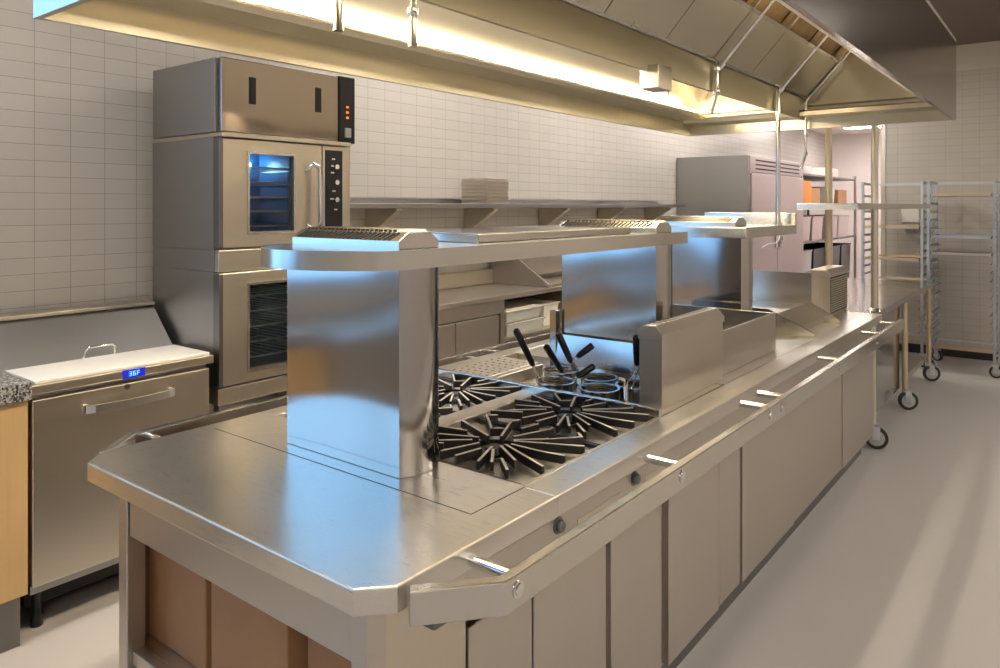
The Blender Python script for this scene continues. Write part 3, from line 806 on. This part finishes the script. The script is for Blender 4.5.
# ================================================================== LEFT WALL: OVENS
OX, OY0, OY1, OB = -3.03, 1.84, 2.60, -3.62
def oven(z0, z1, name, label, enamel, grp):
    t_ = thing(name, ((OX+OB)/2, (OY0+OY1)/2, z0), label, 'oven', grp)
    mb = MB()
    mb.box(OB, OX-0.04, OY0, OY1-0.005, z0, z0+0.02); mb.box(OB, OX-0.04, OY0, OY1-0.005, z1-0.02, z1)
    mb.box(OB, OX-0.04, OY0, OY0+0.04, z0+0.02, z1-0.02); mb.box(OB, OX-0.04, OY1-0.16, OY1-0.005, z0+0.02, z1-0.02)
    mb.box(OB, OB+0.02, OY0+0.04, OY1-0.16, z0+0.02, z1-0.02)
    mb.build('oven_body', ST_SIDE, t_)
    mb = MB(); mb.box(OB+0.02, OB+0.03, OY0+0.04, OY1-0.16, z0+0.02, z1-0.02); mb.box(OB+0.03, OX-0.06, OY0+0.04, OY0+0.05, z0+0.02, z1-0.02); mb.box(OB+0.03, OX-0.06, OY1-0.17, OY1-0.16, z0+0.02, z1-0.02)
    mb.box(OB+0.03, OX-0.06, OY0+0.05, OY1-0.17, z0+0.02, z0+0.03)
    mb.build('oven_cavity', enamel, t_)
    for k in range(5):
        z = z0+0.10+k*(z1-z0-0.16)/5
        mb = MB(); mb.box(OB+0.03, OX-0.07, OY0+0.052, OY0+0.058, z, z+0.006); mb.box(OB+0.03, OX-0.07, OY1-0.178, OY1-0.172, z, z+0.006)
        mb.box(OX-0.075, OX-0.068, OY0+0.052, OY1-0.172, z, z+0.007); mb.box(OB+0.04, OB+0.046, OY0+0.052, OY1-0.172, z, z+0.006)
        for q in range(9):
            y = OY0+0.08+q*0.052
            mb.box(OB+0.03, OX-0.07, y, y+0.003, z+0.003, z+0.006)
        mb.build('oven_rack', ALU, t_)
    if z0 > 1.35:
        MB().lathe([(0.0, 0.0), (0.025, 0.0), (0.022, 0.02), (0.0, 0.028)], (OB+0.03, OY0+0.5, z1-0.09), 14, axis='X').build('oven_glow_fill', emit('oven_glow', (0.35, 0.7, 1.0), 55.0), t_)  # added bulb that makes the upper oven window glow blue
    # door
    dy0, dy1 = OY0+0.018, 2.415
    wy0, wy1, wz0, wz1 = 1.995, 2.24, z0+(0.045 if z1 < 1.4 else 0.06)+0.02, z1-0.068
    mb = MB()
    mb.box(OX-0.04, OX, dy0, wy0, z0+0.01, z1-0.005, 0.003); mb.box(OX-0.04, OX, wy1, dy1, z0+0.01, z1-0.005, 0.003)
    mb.box(OX-0.04, OX, wy0-0.002, wy1+0.002, z0+0.01, wz0, 0.002); mb.box(OX-0.04, OX, wy0-0.002, wy1+0.002, wz1, z1-0.005, 0.002)
    d = mb.build('door', ST_WARM, t_)
    mb = MB(); mb.box(OX-0.002, OX+0.006, wy0-0.012, wy0, wz0-0.012, wz1+0.012); mb.box(OX-0.002, OX+0.006, wy1, wy1+0.012, wz0-0.012, wz1+0.012)
    mb.box(OX-0.002, OX+0.006, wy0, wy1, wz0-0.012, wz0); mb.box(OX-0.002, OX+0.006, wy0, wy1, wz1, wz1+0.012)
    mb.build('window_frame', ST_EDGE, d)
    MB().box(OX-0.02, OX-0.015, wy0, wy1, wz0, wz1).build('glass', OVGLASS, d)
    hz0, hz1 = z1-0.44, z1-0.10
    hy = 2.35
    MB().tube([(OX, hy-0.03, hz1-0.03), (OX+0.035, hy-0.015, hz1-0.005), (OX+0.05, hy+0.01, hz1-0.02), (OX+0.05, hy+0.015, hz1-0.06), (OX+0.05, hy+0.015, hz0+0.06), (OX+0.05, hy+0.01, hz0+0.02), (OX+0.035, hy-0.015, hz0+0.005), (OX, hy-0.03, hz0+0.03)], 0.012, 12).build('handle', CHROME, d)
    # hinge post
    MB().box(OX-0.04, OX+0.012, OY0-0.004, OY0+0.016, z0+0.01, z1-0.004, 0.003).build('hinge_post', ST_DARK, t_)
    # control panel
    mb = MB(); mb.box(OX-0.035, OX+0.002, 2.42, OY1, z0+0.01, z1-0.005, 0.002)
    mb.build('control_surround', ST_WARM, t_)
    cp = MB().box(OX, OX+0.006, 2.435, 2.545, z1-0.42, z1-0.025, 0.001).build('control_panel', BLACK, t_)
    for k, zz in enumerate((0.11, 0.19, 0.28)):
        MB().lathe([(0.0, 0.02), (0.013, 0.02), (0.015, 0.0)], (OX+0.006, 2.495, z1-zz), 14, axis='X').build('dial', CHROME, cp)
    for k, (yy, zz) in enumerate(((2.475, 0.07), (2.47, 0.105), (2.468, 0.14), (2.478, 0.235), (2.465, 0.275), (2.49, 0.33))):
        MB().box(OX+0.006, OX+0.008, yy, yy+0.02, z1-zz-0.004, z1-zz+0.004).build('button', WHITEPL, cp)
    return t_
oven(1.40, 1.912, 'convection_oven', 'upper convection oven with a blue window, under the holding cabinet', ENAMEL, 'stacked convection ovens')
oven(0.775, 1.30, 'convection_oven', 'lower convection oven with a dark window, bottom of the oven tower', DKEN, 'stacked convection ovens')
# spacer + base stand
st = thing('oven_stand', ((OX+OB)/2, 2.22, 0), 'plain steel stand and spacer frame carrying the two ovens', 'stand')
MB().box(OB, OX-0.005, OY0, OY1, 0.70, 0.7745, 0.003).build('base_trim', ST_WARM, st)
MB().box(OB, OX-0.041, OY0+0.002, OY1-0.006, 1.301, 1.399, 0.001).build('spacer', ST_SIDE, st)
MB().box(OX-0.04, OX-0.008, OY0+0.004, OY1, 1.301, 1.399, 0.003).build('spacer_front', ST_WARM, st)
MB().box(OB, OB+0.02, OY0+0.1, OY1-0.1, 0.7745, 1.301).build('back_upright', ST_SIDE, st)
for x in (OB, OX-0.06):
    for y in (OY0+0.01, OY1-0.06):
        MB().box(x, x+0.05, y, y+0.05, 0, 0.70, 0.003).build('leg', ST_SIDE, st)
# holding cabinet on top
hc = thing('holding_cabinet', ((OX+OB)/2, 2.22, 1.914), 'wide steel cabinet with two black slot handles on top of the oven tower', 'holding cabinet')
MB().box(OB, OX-0.03, OY0, 2.52, 1.935, 2.272, 0.003).build('cabinet_body', ST_SIDE, hc)
MB().box(OB, OX+0.01, OY0+0.01, 2.60, 1.9135, 1.934, 0.003).build('bottom_ledge', ST_WARM, hc)
MB().box(OX-0.03, OX, OY0+0.014, 2.522, 1.937, 2.274, 0.004).build('front_panel', steel('steel_brownish', (0.50, 0.43, 0.38), 0.12, 0.18, (90, 3, 90), 0.7, 2.5), hc)
for y in (1.995, 2.375):
    MB().box(OX, OX+0.004, y, y+0.035, 2.075, 2.20, 0.0015).build('slot_handle', BLACK, hc)
cb = MB().box(OX-0.28, OX+0.004, 2.525, 2.632, 1.93, 2.28, 0.004).build('control_box', BLACK, hc)
for k in range(3):
    MB().box(OX+0.004, OX+0.007, 2.572, 2.586, 2.06+k*0.028, 2.069+k*0.028).build('indicator', REDL, cb)
MB().box(OX+0.004, OX+0.012, 2.56, 2.60, 1.96, 2.01, 0.003).build('switch', GREYPL, cb)

# ================================================================== PREP REFRIGERATOR
PX = -3.03
pr = thing('prep_refrigerator', (-3.35, 1.45, 0), 'undercounter prep refrigerator with a sloped lid and blue display', 'refrigerator')
MB().box(-3.64, PX-0.035, 1.095, 1.80, 0.15, 0.90, 0.003).build('cabinet_body', ST_SIDE, pr)
dr = MB().box(PX-0.033, PX, 1.09, 1.795, 0.19, 0.882, 0.004).build('door', ST_WARM, pr)
# arched bar handle
mb = MB()
n = 12
for k in range(n):
    t0, t1 = k/n, (k+1)/n
    y0, y1 = 1.265+0.355*t0, 1.265+0.355*t1
    d0, d1 = 0.018+0.03*math.sin(PI*t0)**0.6, 0.018+0.03*math.sin(PI*t1)**0.6
    mb.prism([(PX+d0, y0), (PX+d0+0.012, y0), (PX+d1+0.012, y1), (PX+d1, y1)], 0.800, 0.830, 'Z')
for y in (1.265, 1.602): mb.box(PX, PX+0.03, y, y+0.018, 0.80, 0.83, 0.002)
mb.build('handle', plain('bright_aluminium', (0.80, 0.79, 0.77), 0.28, 1.0), dr)
mb = MB(); mb.box(-3.64, PX+0.004, 1.08, 1.815, 0.902, 0.938, 0.004); mb.build('worktop', ST_WARM, pr)
MB().prism([(1.09-4.455, 0.938), (-3.64, 0.938), (-3.64, 1.118), (-3.56, 1.118)], 1.085, 1.81, 'Y', bev=0.002).build('sloped_lid', ST_SIDE, pr)
MB().box(-3.66, -3.54, 1.08, 1.81, 1.119, 1.135, 0.003).build('lid_cap', ST_WARM, pr)
MB().tube([(-3.37, 1.408, 0.942), (-3.352, 1.408, 0.962), (-3.346, 1.412, 0.985), (-3.346, 1.424, 0.992), (-3.346, 1.52, 0.992), (-3.346, 1.532, 0.985), (-3.352, 1.536, 0.962), (-3.37, 1.536, 0.942)], 0.0065, 10).build('lid_handle', CHROME, pr)
dsp = MB().box(PX+0.004, PX+0.008, 1.415, 1.505, 0.903, 0.937, 0.001).build('display', LCD, pr)
# seven-segment digits: 3 6 F
mb = MB()
SEG = {'a': (0, 1, 1, 1), 'b': (1, .5, 1, 1), 'c': (1, 0, 1, .5), 'd': (0, 0, 1, 0), 'e': (0, 0, 0, .5), 'f': (0, .5, 0, 1), 'g': (0, .5, 1, .5)}
for k, segs in enumerate(('abcdg', 'acdefg', 'aefg')):
    oy = 1.440+k*0.016; w_, h_ = 0.009, 0.016; oz = 0.912
    for s_ in segs:
        a, b_, c_, d_ = SEG[s_]
        ya, za, yb, zb = oy+a*w_, oz+b_*h_, oy+c_*w_, oz+d_*h_
        ya, yb = min(ya, yb), max(ya, yb); za, zb = min(za, zb), max(za, zb)
        mb.box(PX+0.008, PX+0.0088, ya-0.0008, yb+0.0008, za-0.0008, zb+0.0008)
mb.build('digits', LCDT, dsp)
mb = MB(); mb.lathe([(0.0, 0.001), (0.012, 0.001), (0.012, 0.0)], (PX, 1.435, 0.868), 16, axis='X'); mb.build('badge', ST_DARK, dr)
MB().box(-3.60, PX-0.16, 1.12, 1.78, 0.05, 0.15).build('under_shade', DARK, pr)  # added dark box, deepens the shade under the refrigerator
for x in (-3.56, PX-0.10):
    for y in (1.14, 1.72):
        mb = MB(); mb.lathe([(0.0, 0.0), (0.022, 0.0), (0.022, 0.03), (0.016, 0.04), (0.016, 0.15), (0.0, 0.15)], (x, y, 0.0), 14); mb.build('foot', BLACK, pr)
tag(MB().box(-3.335, PX-0.005, 1.10, 1.80, 0.9385, 0.951, 0.003).build('cutting_board', BOARD), 'long white cutting board along the front of the prep refrigerator', 'cutting board')

# laminate counter at the left edge
lc = thing('laminate_counter', (-3.3, 0.68, 0), 'maple laminate cabinet with a speckled grey granite top at the left edge', 'counter')
MB().box(-3.66, -3.0, 0.3, 1.065, 0.19, 0.897, 0.002).build('cabinet_body', WOODM, lc)
MB().box(-3.66, -2.98, 0.29, 1.072, 0.897, 0.962, 0.004).build('granite_top', GRAN, lc)
MB().box(-3.66, -3.03, 0.3, 1.05, 0, 0.19).build('toe_kick', ST_DARK, lc)
sb = thing('steel_cabinet', (-3.3, -1.3, 0), 'plain steel base cabinet under the window, past the laminate counter', 'cabinet')
MB().box(-3.66, -3.04, -2.9, 0.27, 0.12, 0.87, 0.003).build('cabinet_body', ST_PAN, sb)
MB().box(-3.66, -3.0, -2.92, 0.28, 0.87, 0.91, 0.003).build('worktop', ST_PAN, sb)
for k in range(5): MB().box(-3.04, -3.02, -2.88+k*0.628, -2.88+k*0.628+0.61, 0.15, 0.86, 0.003).build('door', ST_PAN, sb)
MB().box(-3.66, -3.1, -2.9, 0.27, 0, 0.12).build('toe_kick', ST_DARK, sb)
# small dark object on granite at the frame edge
tg = thing('dark_scoop', (-3.2, 0.99, 0.962), 'small dark plastic scoop lying at the end of the granite top', 'scoop')
MB().lathe([(0.0, 0.0), (0.02, 0.0), (0.028, 0.03), (0.025, 0.03), (0.018, 0.003), (0.0, 0.003)], (-3.18, 0.995, 0.9622), 16).build('bowl', BLACK, tg)
MB().tube([(-3.17, 0.972, 0.985), (-3.14, 0.92, 0.978), (-3.12, 0.88, 0.968)], 0.006, 8).build('handle', BLACK, tg)

# ================================================================== LEFT WALL: BACK COUNTER
bc = thing('back_counter', (-3.4, 3.9, 0), 'long steel back counter along the left tiled wall with a raised backsplash', 'counter')
CX = -3.1
MB().box(-3.68, CX, 2.68, 4.95, 0.955, 0.988, 0.003).build('worktop', ST_PAN, bc)
MB().box(-3.685, -3.65, 2.68, 4.95, 0.988, 1.10, 0.003).build('backsplash', ST_WARM, bc)
MB().box(-3.64, CX-0.03, 2.70, 4.02, 0.12, 0.95).build('cabinet_body', ST_DARK, bc)
MB().box(CX-0.03, CX-0.01, 2.70, 4.02, 0.865, 0.95, 0.003).build('drawer_rail', ST_PAN, bc)
for y0, y1 in ((2.71, 3.09), (3.10, 3.53), (3.54, 3.98)):
    MB().box(CX-0.03, CX-0.008, y0, y1, 0.16, 0.852, 0.003).build('door', ST_PAN, bc)
MB().box(-3.64, CX-0.02, 4.02, 4.06, 0.0, 0.955).build('side_panel', ST_WARM, bc)
MB().box(-3.64, CX-0.02, 4.9, 4.94, 0.0, 0.955).build('side_panel', ST_WARM, bc)
MB().box(-3.64, CX-0.02, 4.06, 4.9, 0.66, 0.68).build('shelf', ST_WARM, bc)
MB().box(-3.64, -3.60, 4.06, 4.9, 0.68, 0.95).build('back_panel', DARK, bc)
for x in (-3.6, -3.16):
    MB().tube([(x, 2.75, 0.0), (x, 2.75, 0.12)], 0.02, 12).build('foot', ST_DARK, bc)
    MB().tube([(x, 3.95, 0.0), (x, 3.95, 0.12)], 0.02, 12).build('foot', ST_DARK, bc)
# tapered splash at the end of the counter and sink beyond
sk = thing('sink_unit', (-3.4, 5.6, 0), 'steel sink unit with tapered side splash past the back counter', 'sink')
MB().prism([(-3.68, 0.99), (-3.68, 1.22), (-3.45, 1.22), (-3.12, 1.01), (-3.12, 0.99)], 4.60, 4.612, 'Y').build('side_splash', ST_SIDE, sk)
mb = MB(); mb.box(-3.68, -3.10, 4.96, 6.9, 0.93, 0.975, 0.003); mb.box(-3.68, -3.11, 4.615, 4.955, 0.9882, 1.01, 0.003); mb.build('rim', ST_WARM, sk)
MB().box(-3.685, -3.64, 4.62, 6.9, 1.01, 1.25, 0.003).build('backsplash', ST_PAN, sk)
MB().box(-3.62, -3.16, 5.1, 6.7, 0.62, 0.93).build('basin', ST_WARM, sk)
for x in (-3.62, -3.16):
    for y in (5.0, 6.84): MB().tube([(x, y, 0), (x, y, 0.93)], 0.02, 12).build('leg', ST_WARM, sk)
# clear bins on the open shelf
def tub(x0, x1, y0, y1, z0, z1, mat, label, cat='bin', group=None, name='food_bin', lidmat=None):
    t_ = thing(name, ((x0+x1)/2, (y0+y1)/2, z0), label, cat, group)
    mb = MB(); d = 0.018
    b = [(x0+d, y0+d), (x1-d, y0+d), (x1-d, y1-d), (x0+d, y1-d)]; T = [(x0, y0), (x1, y0), (x1, y1), (x0, y1)]
    def shell(off):
        B = [mb.bm.verts.new((p[0]+off*(1 if p[0] < (x0+x1)/2 else -1), p[1]+off*(1 if p[1] < (y0+y1)/2 else -1), z0+off)) for p in b]
        TT = [mb.bm.verts.new((p[0]+off*(1 if p[0] < (x0+x1)/2 else -1), p[1]+off*(1 if p[1] < (y0+y1)/2 else -1), z1)) for p in T]
        fs = [mb.bm.faces.new(B)]
        for i in range(4): fs.append(mb.bm.faces.new([B[i], B[(i+1) % 4], TT[(i+1) % 4], TT[i]]))
        return TT
    A = shell(0); B = shell(0.003)
    for i in range(4): mb.bm.faces.new([A[i], A[(i+1) % 4], B[(i+1) % 4], B[i]])
    mb.build('bin_body', mat, t_)
    mb = MB()
    e = 0.012
    if lidmat:
        mb.box(x0-e, x1+e, y0-e, y1+e, z1, z1+0.012, 0.004); mb.box(x0+0.03, x1-0.03, y0+0.03, y1-0.03, z1+0.012, z1+0.018, 0.003)
        mb.build('lid', lidmat, t_)
    else:
        mb.box(x0-e, x0, y0-e, y1+e, z1-0.012, z1); mb.box(x1, x1+e, y0-e, y1+e, z1-0.012, z1); mb.box(x0, x1, y0-e, y0, z1-0.012, z1); mb.box(x0, x1, y1, y1+e, z1-0.012, z1)
        mb.build('rim', mat, t_)
    return t_
tub(-3.55, -3.14, 4.12, 4.58, 0.6802, 0.76, CLEARPL, 'clear plastic food bin on the open shelf, bottom of the stack', group='clear bins under the back counter', lidmat=CLEARPL)
tub(-3.55, -3.15, 4.13, 4.56, 0.779, 0.85, CLEARPL, 'clear plastic food bin on the open shelf, top of the stack', group='clear bins under the back counter', lidmat=WHITEPL)
tub(-3.5, -3.2, 4.66, 4.86, 0.6802, 0.84, WHITEPL, 'white plastic tub beside the clear bins under the back counter', lidmat=WHITEPL)

# wall shelf
ws = thing('wall_shelf', (-3.52, 5.3, 1.59), 'long steel wall shelf on triangular brackets along the tiled wall', 'shelf')
mb = MB(); mb.box(-3.69, -3.35, 2.72, 7.6, 1.585, 1.617, 0.003); mb.box(-3.69, -3.67, 2.72, 7.6, 1.617, 1.655)
mb.build('shelf_top', ST_SIDE, ws)
for y in (3.3, 4.3, 5.3, 6.3, 7.3):
    MB().prism([(-3.69, 1.585), (-3.40, 1.585), (-3.40, 1.57), (-3.66, 1.40), (-3.69, 1.40)], y, y+0.05, 'Y').build('bracket', ST_WARM, ws)
# steel inserts stacked on their sides
x0 = -3.60
for k in range(7):
    z = 1.618+k*0.0265
    mb = MB()
    mb.box(-3.62, -3.36, 4.17, 4.44, z, z+0.006, 0.001); mb.box(-3.612, -3.368, 4.178, 4.432, z+0.006, z+0.0262, 0.002)
    o = mb.build('steam_pan', ST_PAN)
    tag(o, 'shallow steel pan in the neat stack on the wall shelf' , 'pan', 'steel pans stacked on the wall shelf')
mb = MB(); mb.box(-3.62, -3.38, 6.2, 6.75, 1.6172, 1.627, 0.003); mb.box(-3.60, -3.40, 6.22, 6.73, 1.627, 1.640, 0.003)
tag(mb.build('sheet_pan', ST_SIDE), 'thin flat pan lying on the wall shelf near the freezer', 'pan')

# ================================================================== FREEZER
fz = thing('reach_in_freezer', (-3.25, 9.1, 0), 'tall stainless two door reach-in freezer with a louvred top against the left wall', 'freezer')
FX = -2.85
MB().box(-3.69, FX, 8.12, 10.10, 0.13, 2.165, 0.003).build('cabinet_body', ST_SIDE, fz)
lv = MB().box(FX, FX+0.025, 8.125, 10.095, 1.98, 2.16, 0.003).build('louvre_panel', ST_PINK, fz)
for k in range(3):
    MB().box(FX+0.025, FX+0.028, 8.30, 9.95, 2.01+k*0.048, 2.026+k*0.048).build('louvre', DARK, lv)
for k, (a, b_) in enumerate(((8.13, 9.02), (9.035, 10.09))):
    d = MB().box(FX, FX+0.04, a, b_, 0.20, 1.965, 0.004).build('door', ST_PINK, fz)
    yy = b_-0.06 if k == 0 else a+0.06
    MB().box(FX+0.04, FX+0.055, yy-0.02, yy+0.02, 1.10, 1.35, 0.004).build('handle', CHROME, d)
mb = MB()
mb.box(FX, FX+0.03, 8.115, 8.135, 1.2, 1.97, 0.003); mb.build('hinge_strip', ST_COL, fz)
mb = MB()
for x in (-3.6, FX-0.08):
    for y in (8.2, 10.0): mb.tube([(x, y, 0), (x, y, 0.13)], 0.025, 12)
mb.build('feet', BLACK, fz)
mb = MB(); mb.tube([(FX+0.06, 8.40, 1.13), (FX+0.065, 8.60, 1.165), (FX+0.06, 8.85, 1.16), (FX+0.065, 9.00, 1.19)], 0.006, 6)
mb.tube([(FX+0.065, 8.98, 1.19), (FX+0.065, 9.03, 1.26), (FX+0.065, 9.12, 1.24), (FX+0.065, 9.15, 1.19), (FX+0.065, 9.08, 1.16)], 0.010, 6)
tag(mb.build('door_tie', [WHITEPL]), 'white strap looped over the freezer door handles', 'strap')

# ================================================================== STORE ROOM SHELVING
sh = thing('wire_shelving', (-3.2, 11.9, 0), 'dark metal storage shelving loaded with boxes and bins beyond the freezer', 'shelving')
SX0, SX1 = -3.65, -2.9
for y in (10.30, 11.85, 13.4):
    for x in (SX0, SX1):
        MB().box(x-0.02, x+0.02, y-0.02, y+0.02, 0, 2.10, 0.004).build('post', ST_PINK if x > -3 else ST_DARK, sh)
for z in (0.35, 1.08, 1.60, 2.02):
    mb = MB(); mb.box(SX0+0.02, SX1-0.02, 10.30, 13.42, z, z+0.03, 0.003); mb.build('shelf', ST_DARK, sh)
carton(-3.55, -2.94, 10.40, 10.95, 1.6302, 1.95, 'orange cardboard box on the upper shelf of the store room shelving', ORANGE)
carton(-3.5, -2.98, 11.0, 11.55, 1.6302, 1.86, 'brown cardboard box right of the orange one on the store room shelf', CARD)
carton(-3.5, -3.0, 12.0, 12.7, 2.0502, 2.19, 'white box on top of the store room shelving', WHITEPL, name='white_box')
for k, (a, b_, lab) in enumerate(((10.38, 10.95, 'nearest the freezer'), (11.05, 11.6, 'second from the freezer'), (11.95, 12.45, 'in the middle bay'), (12.55, 13.2, 'farthest from the freezer'))):
    tub(-3.5, -2.95, a, b_, 1.1102, 1.45, plain('cloudy_poly%d' % k, (0.55, 0.46, 0.44), 0.4), 'translucent grey bin on the middle shelf of the store room shelving, '+lab, group='bins on the middle store room shelf', name='storage_bin')
for k, (a, b_, lab) in enumerate(((10.38, 11.0, 'grey'), (11.1, 11.75, 'black'), (11.95, 12.6, 'black'), (12.7, 13.3, 'black'))):
    tub(-3.5, -2.95, a, b_, 0.3802, 0.98, GREYPL if k == 0 else BLACK, ['grey tub on the lowest store room shelf, next to the freezer', 'black tub on the lowest store room shelf, right of the grey one', 'black tub on the lowest store room shelf, middle bay', 'black tub on the lowest store room shelf, far end'][k], group='tubs on the lowest store room shelf', name='storage_tub')
tub(-3.45, -3.0, 12.0, 12.5, 1.6302, 1.88, WHITEPL, 'white rounded tub on the upper store room shelf, left of the far post', name='storage_tub', lidmat=WHITEPL)

carton(-3.45, -3.0, 12.7, 13.25, 1.6302, 1.86, 'brown cardboard box at the far end of the upper store room shelf')
carton(-3.5, -2.98, 10.5, 11.1, 2.0502, 2.16, 'grey flat box on top of the store room shelving beside the freezer', GREYPL, name='grey_box')

# ================================================================== SHEET PAN RACKS
def pan_rack(x0, y0, wx, dy, label, post, rails=18, zt=1.85, mat=ALU, front_r=None, group='sheet pan racks'):
    t_ = thing('sheet_pan_rack', (x0+wx/2, y0+dy/2, 0), label, 'rack', group)
    for x in (x0, x0+wx):
        for y in (y0, y0+dy):
            MB().box(x-0.0125, x+0.0125, y-0.0125, y+0.0125, 0.13, zt, 0.002).build('post', post, t_)
            caster(x, y, 0.13, t_, r=0.055, ang=0.6+x)
    for z in (0.22, zt-0.03):
        mb = MB()
        for x in (x0, x0+wx): mb.box(x-0.01, x+0.01, y0, y0+dy, z, z+0.025)
        mb.box(x0, x0+wx, y0+dy-0.01, y0+dy+0.01, z, z+0.025)
        mb.build('bracing', mat, t_)
    MB().box(x0, x0+wx, y0-0.012, y0+0.012, 0.225, 0.262, 0.002).build('crossbar', GOLDY, t_)
    for k in range(rails):
        z = 0.32+k*(zt-0.48)/(rails-1)
        for xa, xb, xc in ((x0+0.0125, x0+0.045, x0+0.0125), (x0+wx-0.045, x0+wx-0.0125, x0+wx-0.016)):
            mb = MB(); mb.box(xa, xb, y0, y0+dy, z, z+0.004); mb.box(xc, xc+0.0035, y0, y0+dy, z, z+0.025)
            mb.build('runner', mat, t_)
    return t_
BLUEALU = plain('cool_aluminium', (0.55, 0.60, 0.66), 0.3, 1.0, noise=0.05)
pan_rack(-1.13, 8.25, 0.54, 0.55, 'sheet pan rack with three shiny pans standing against the back wall, right of the worktable', BLUEALU)
pan_rack(-1.74, 8.38, 0.54, 0.55, 'sheet pan rack with golden pans standing left of the other rack, by the doorway', ALU)
def rack_z(k, rails=18, zt=1.85): return 0.32+k*(zt-0.48)/(rails-1)
def sheet(x0, x1, y0, y1, z, mat, label, group):
    mb = MB()
    mb.box(x0, x1, y0, y1, z, z+0.003)
    for (a, b_, c_, d_) in ((x0, x1, y0, y0+0.004), (x0, x1, y1-0.004, y1), (x0, x0+0.004, y0, y1), (x1-0.004, x1, y0, y1)):
        mb.box(a, b_, c_, d_, z+0.003, z+0.024)
    mb.box(x0-0.003, x1+0.003, y0-0.004, y0+0.003, z+0.020, z+0.026)
    return tag(mb.build('sheet_pan', mat), label, 'sheet pan', group)
for k, z, m_, lab in ((17, 1.70, GOLDY, 'golden sheet pan in the top slot of the right rack'), (12, 0, ALU, 'pale sheet pan halfway up the right rack, upper of a close pair'), (10, 0, ST_WARM, 'dull sheet pan halfway up the right rack, lower of a close pair')):
    zz = rack_z(k)+0.0045
    sheet(-1.105, -0.615, 8.24, 8.80, zz, m_, lab, 'pans in the right rack')
for k, m_, lab in ((13, GOLDY, 'golden sheet pan highest in the left rack'), (9, GOLDY, 'golden sheet pan in the middle of the left rack'), (6, ST_WARM, 'dull sheet pan lowest in the left rack')):
    sheet(-1.715, -1.225, 8.37, 8.93, rack_z(k)+0.0045, m_, lab, 'pans in the left rack')
# paper dispenser on back wall
wd = thing('towel_dispenser', (-1.41, YB-0.07, 1.36), 'white paper towel dispenser mounted on the tiled back wall behind the left rack', 'dispenser')
MB().box(-1.50, -1.32, YB-0.11, YB, 1.42, 1.60, 0.012).build('cover', WHITEPL, wd)
MB().box(-1.49, -1.33, YB-0.09, YB, 1.35, 1.418, 0.004).build('lower_tray', GREYPL, wd)
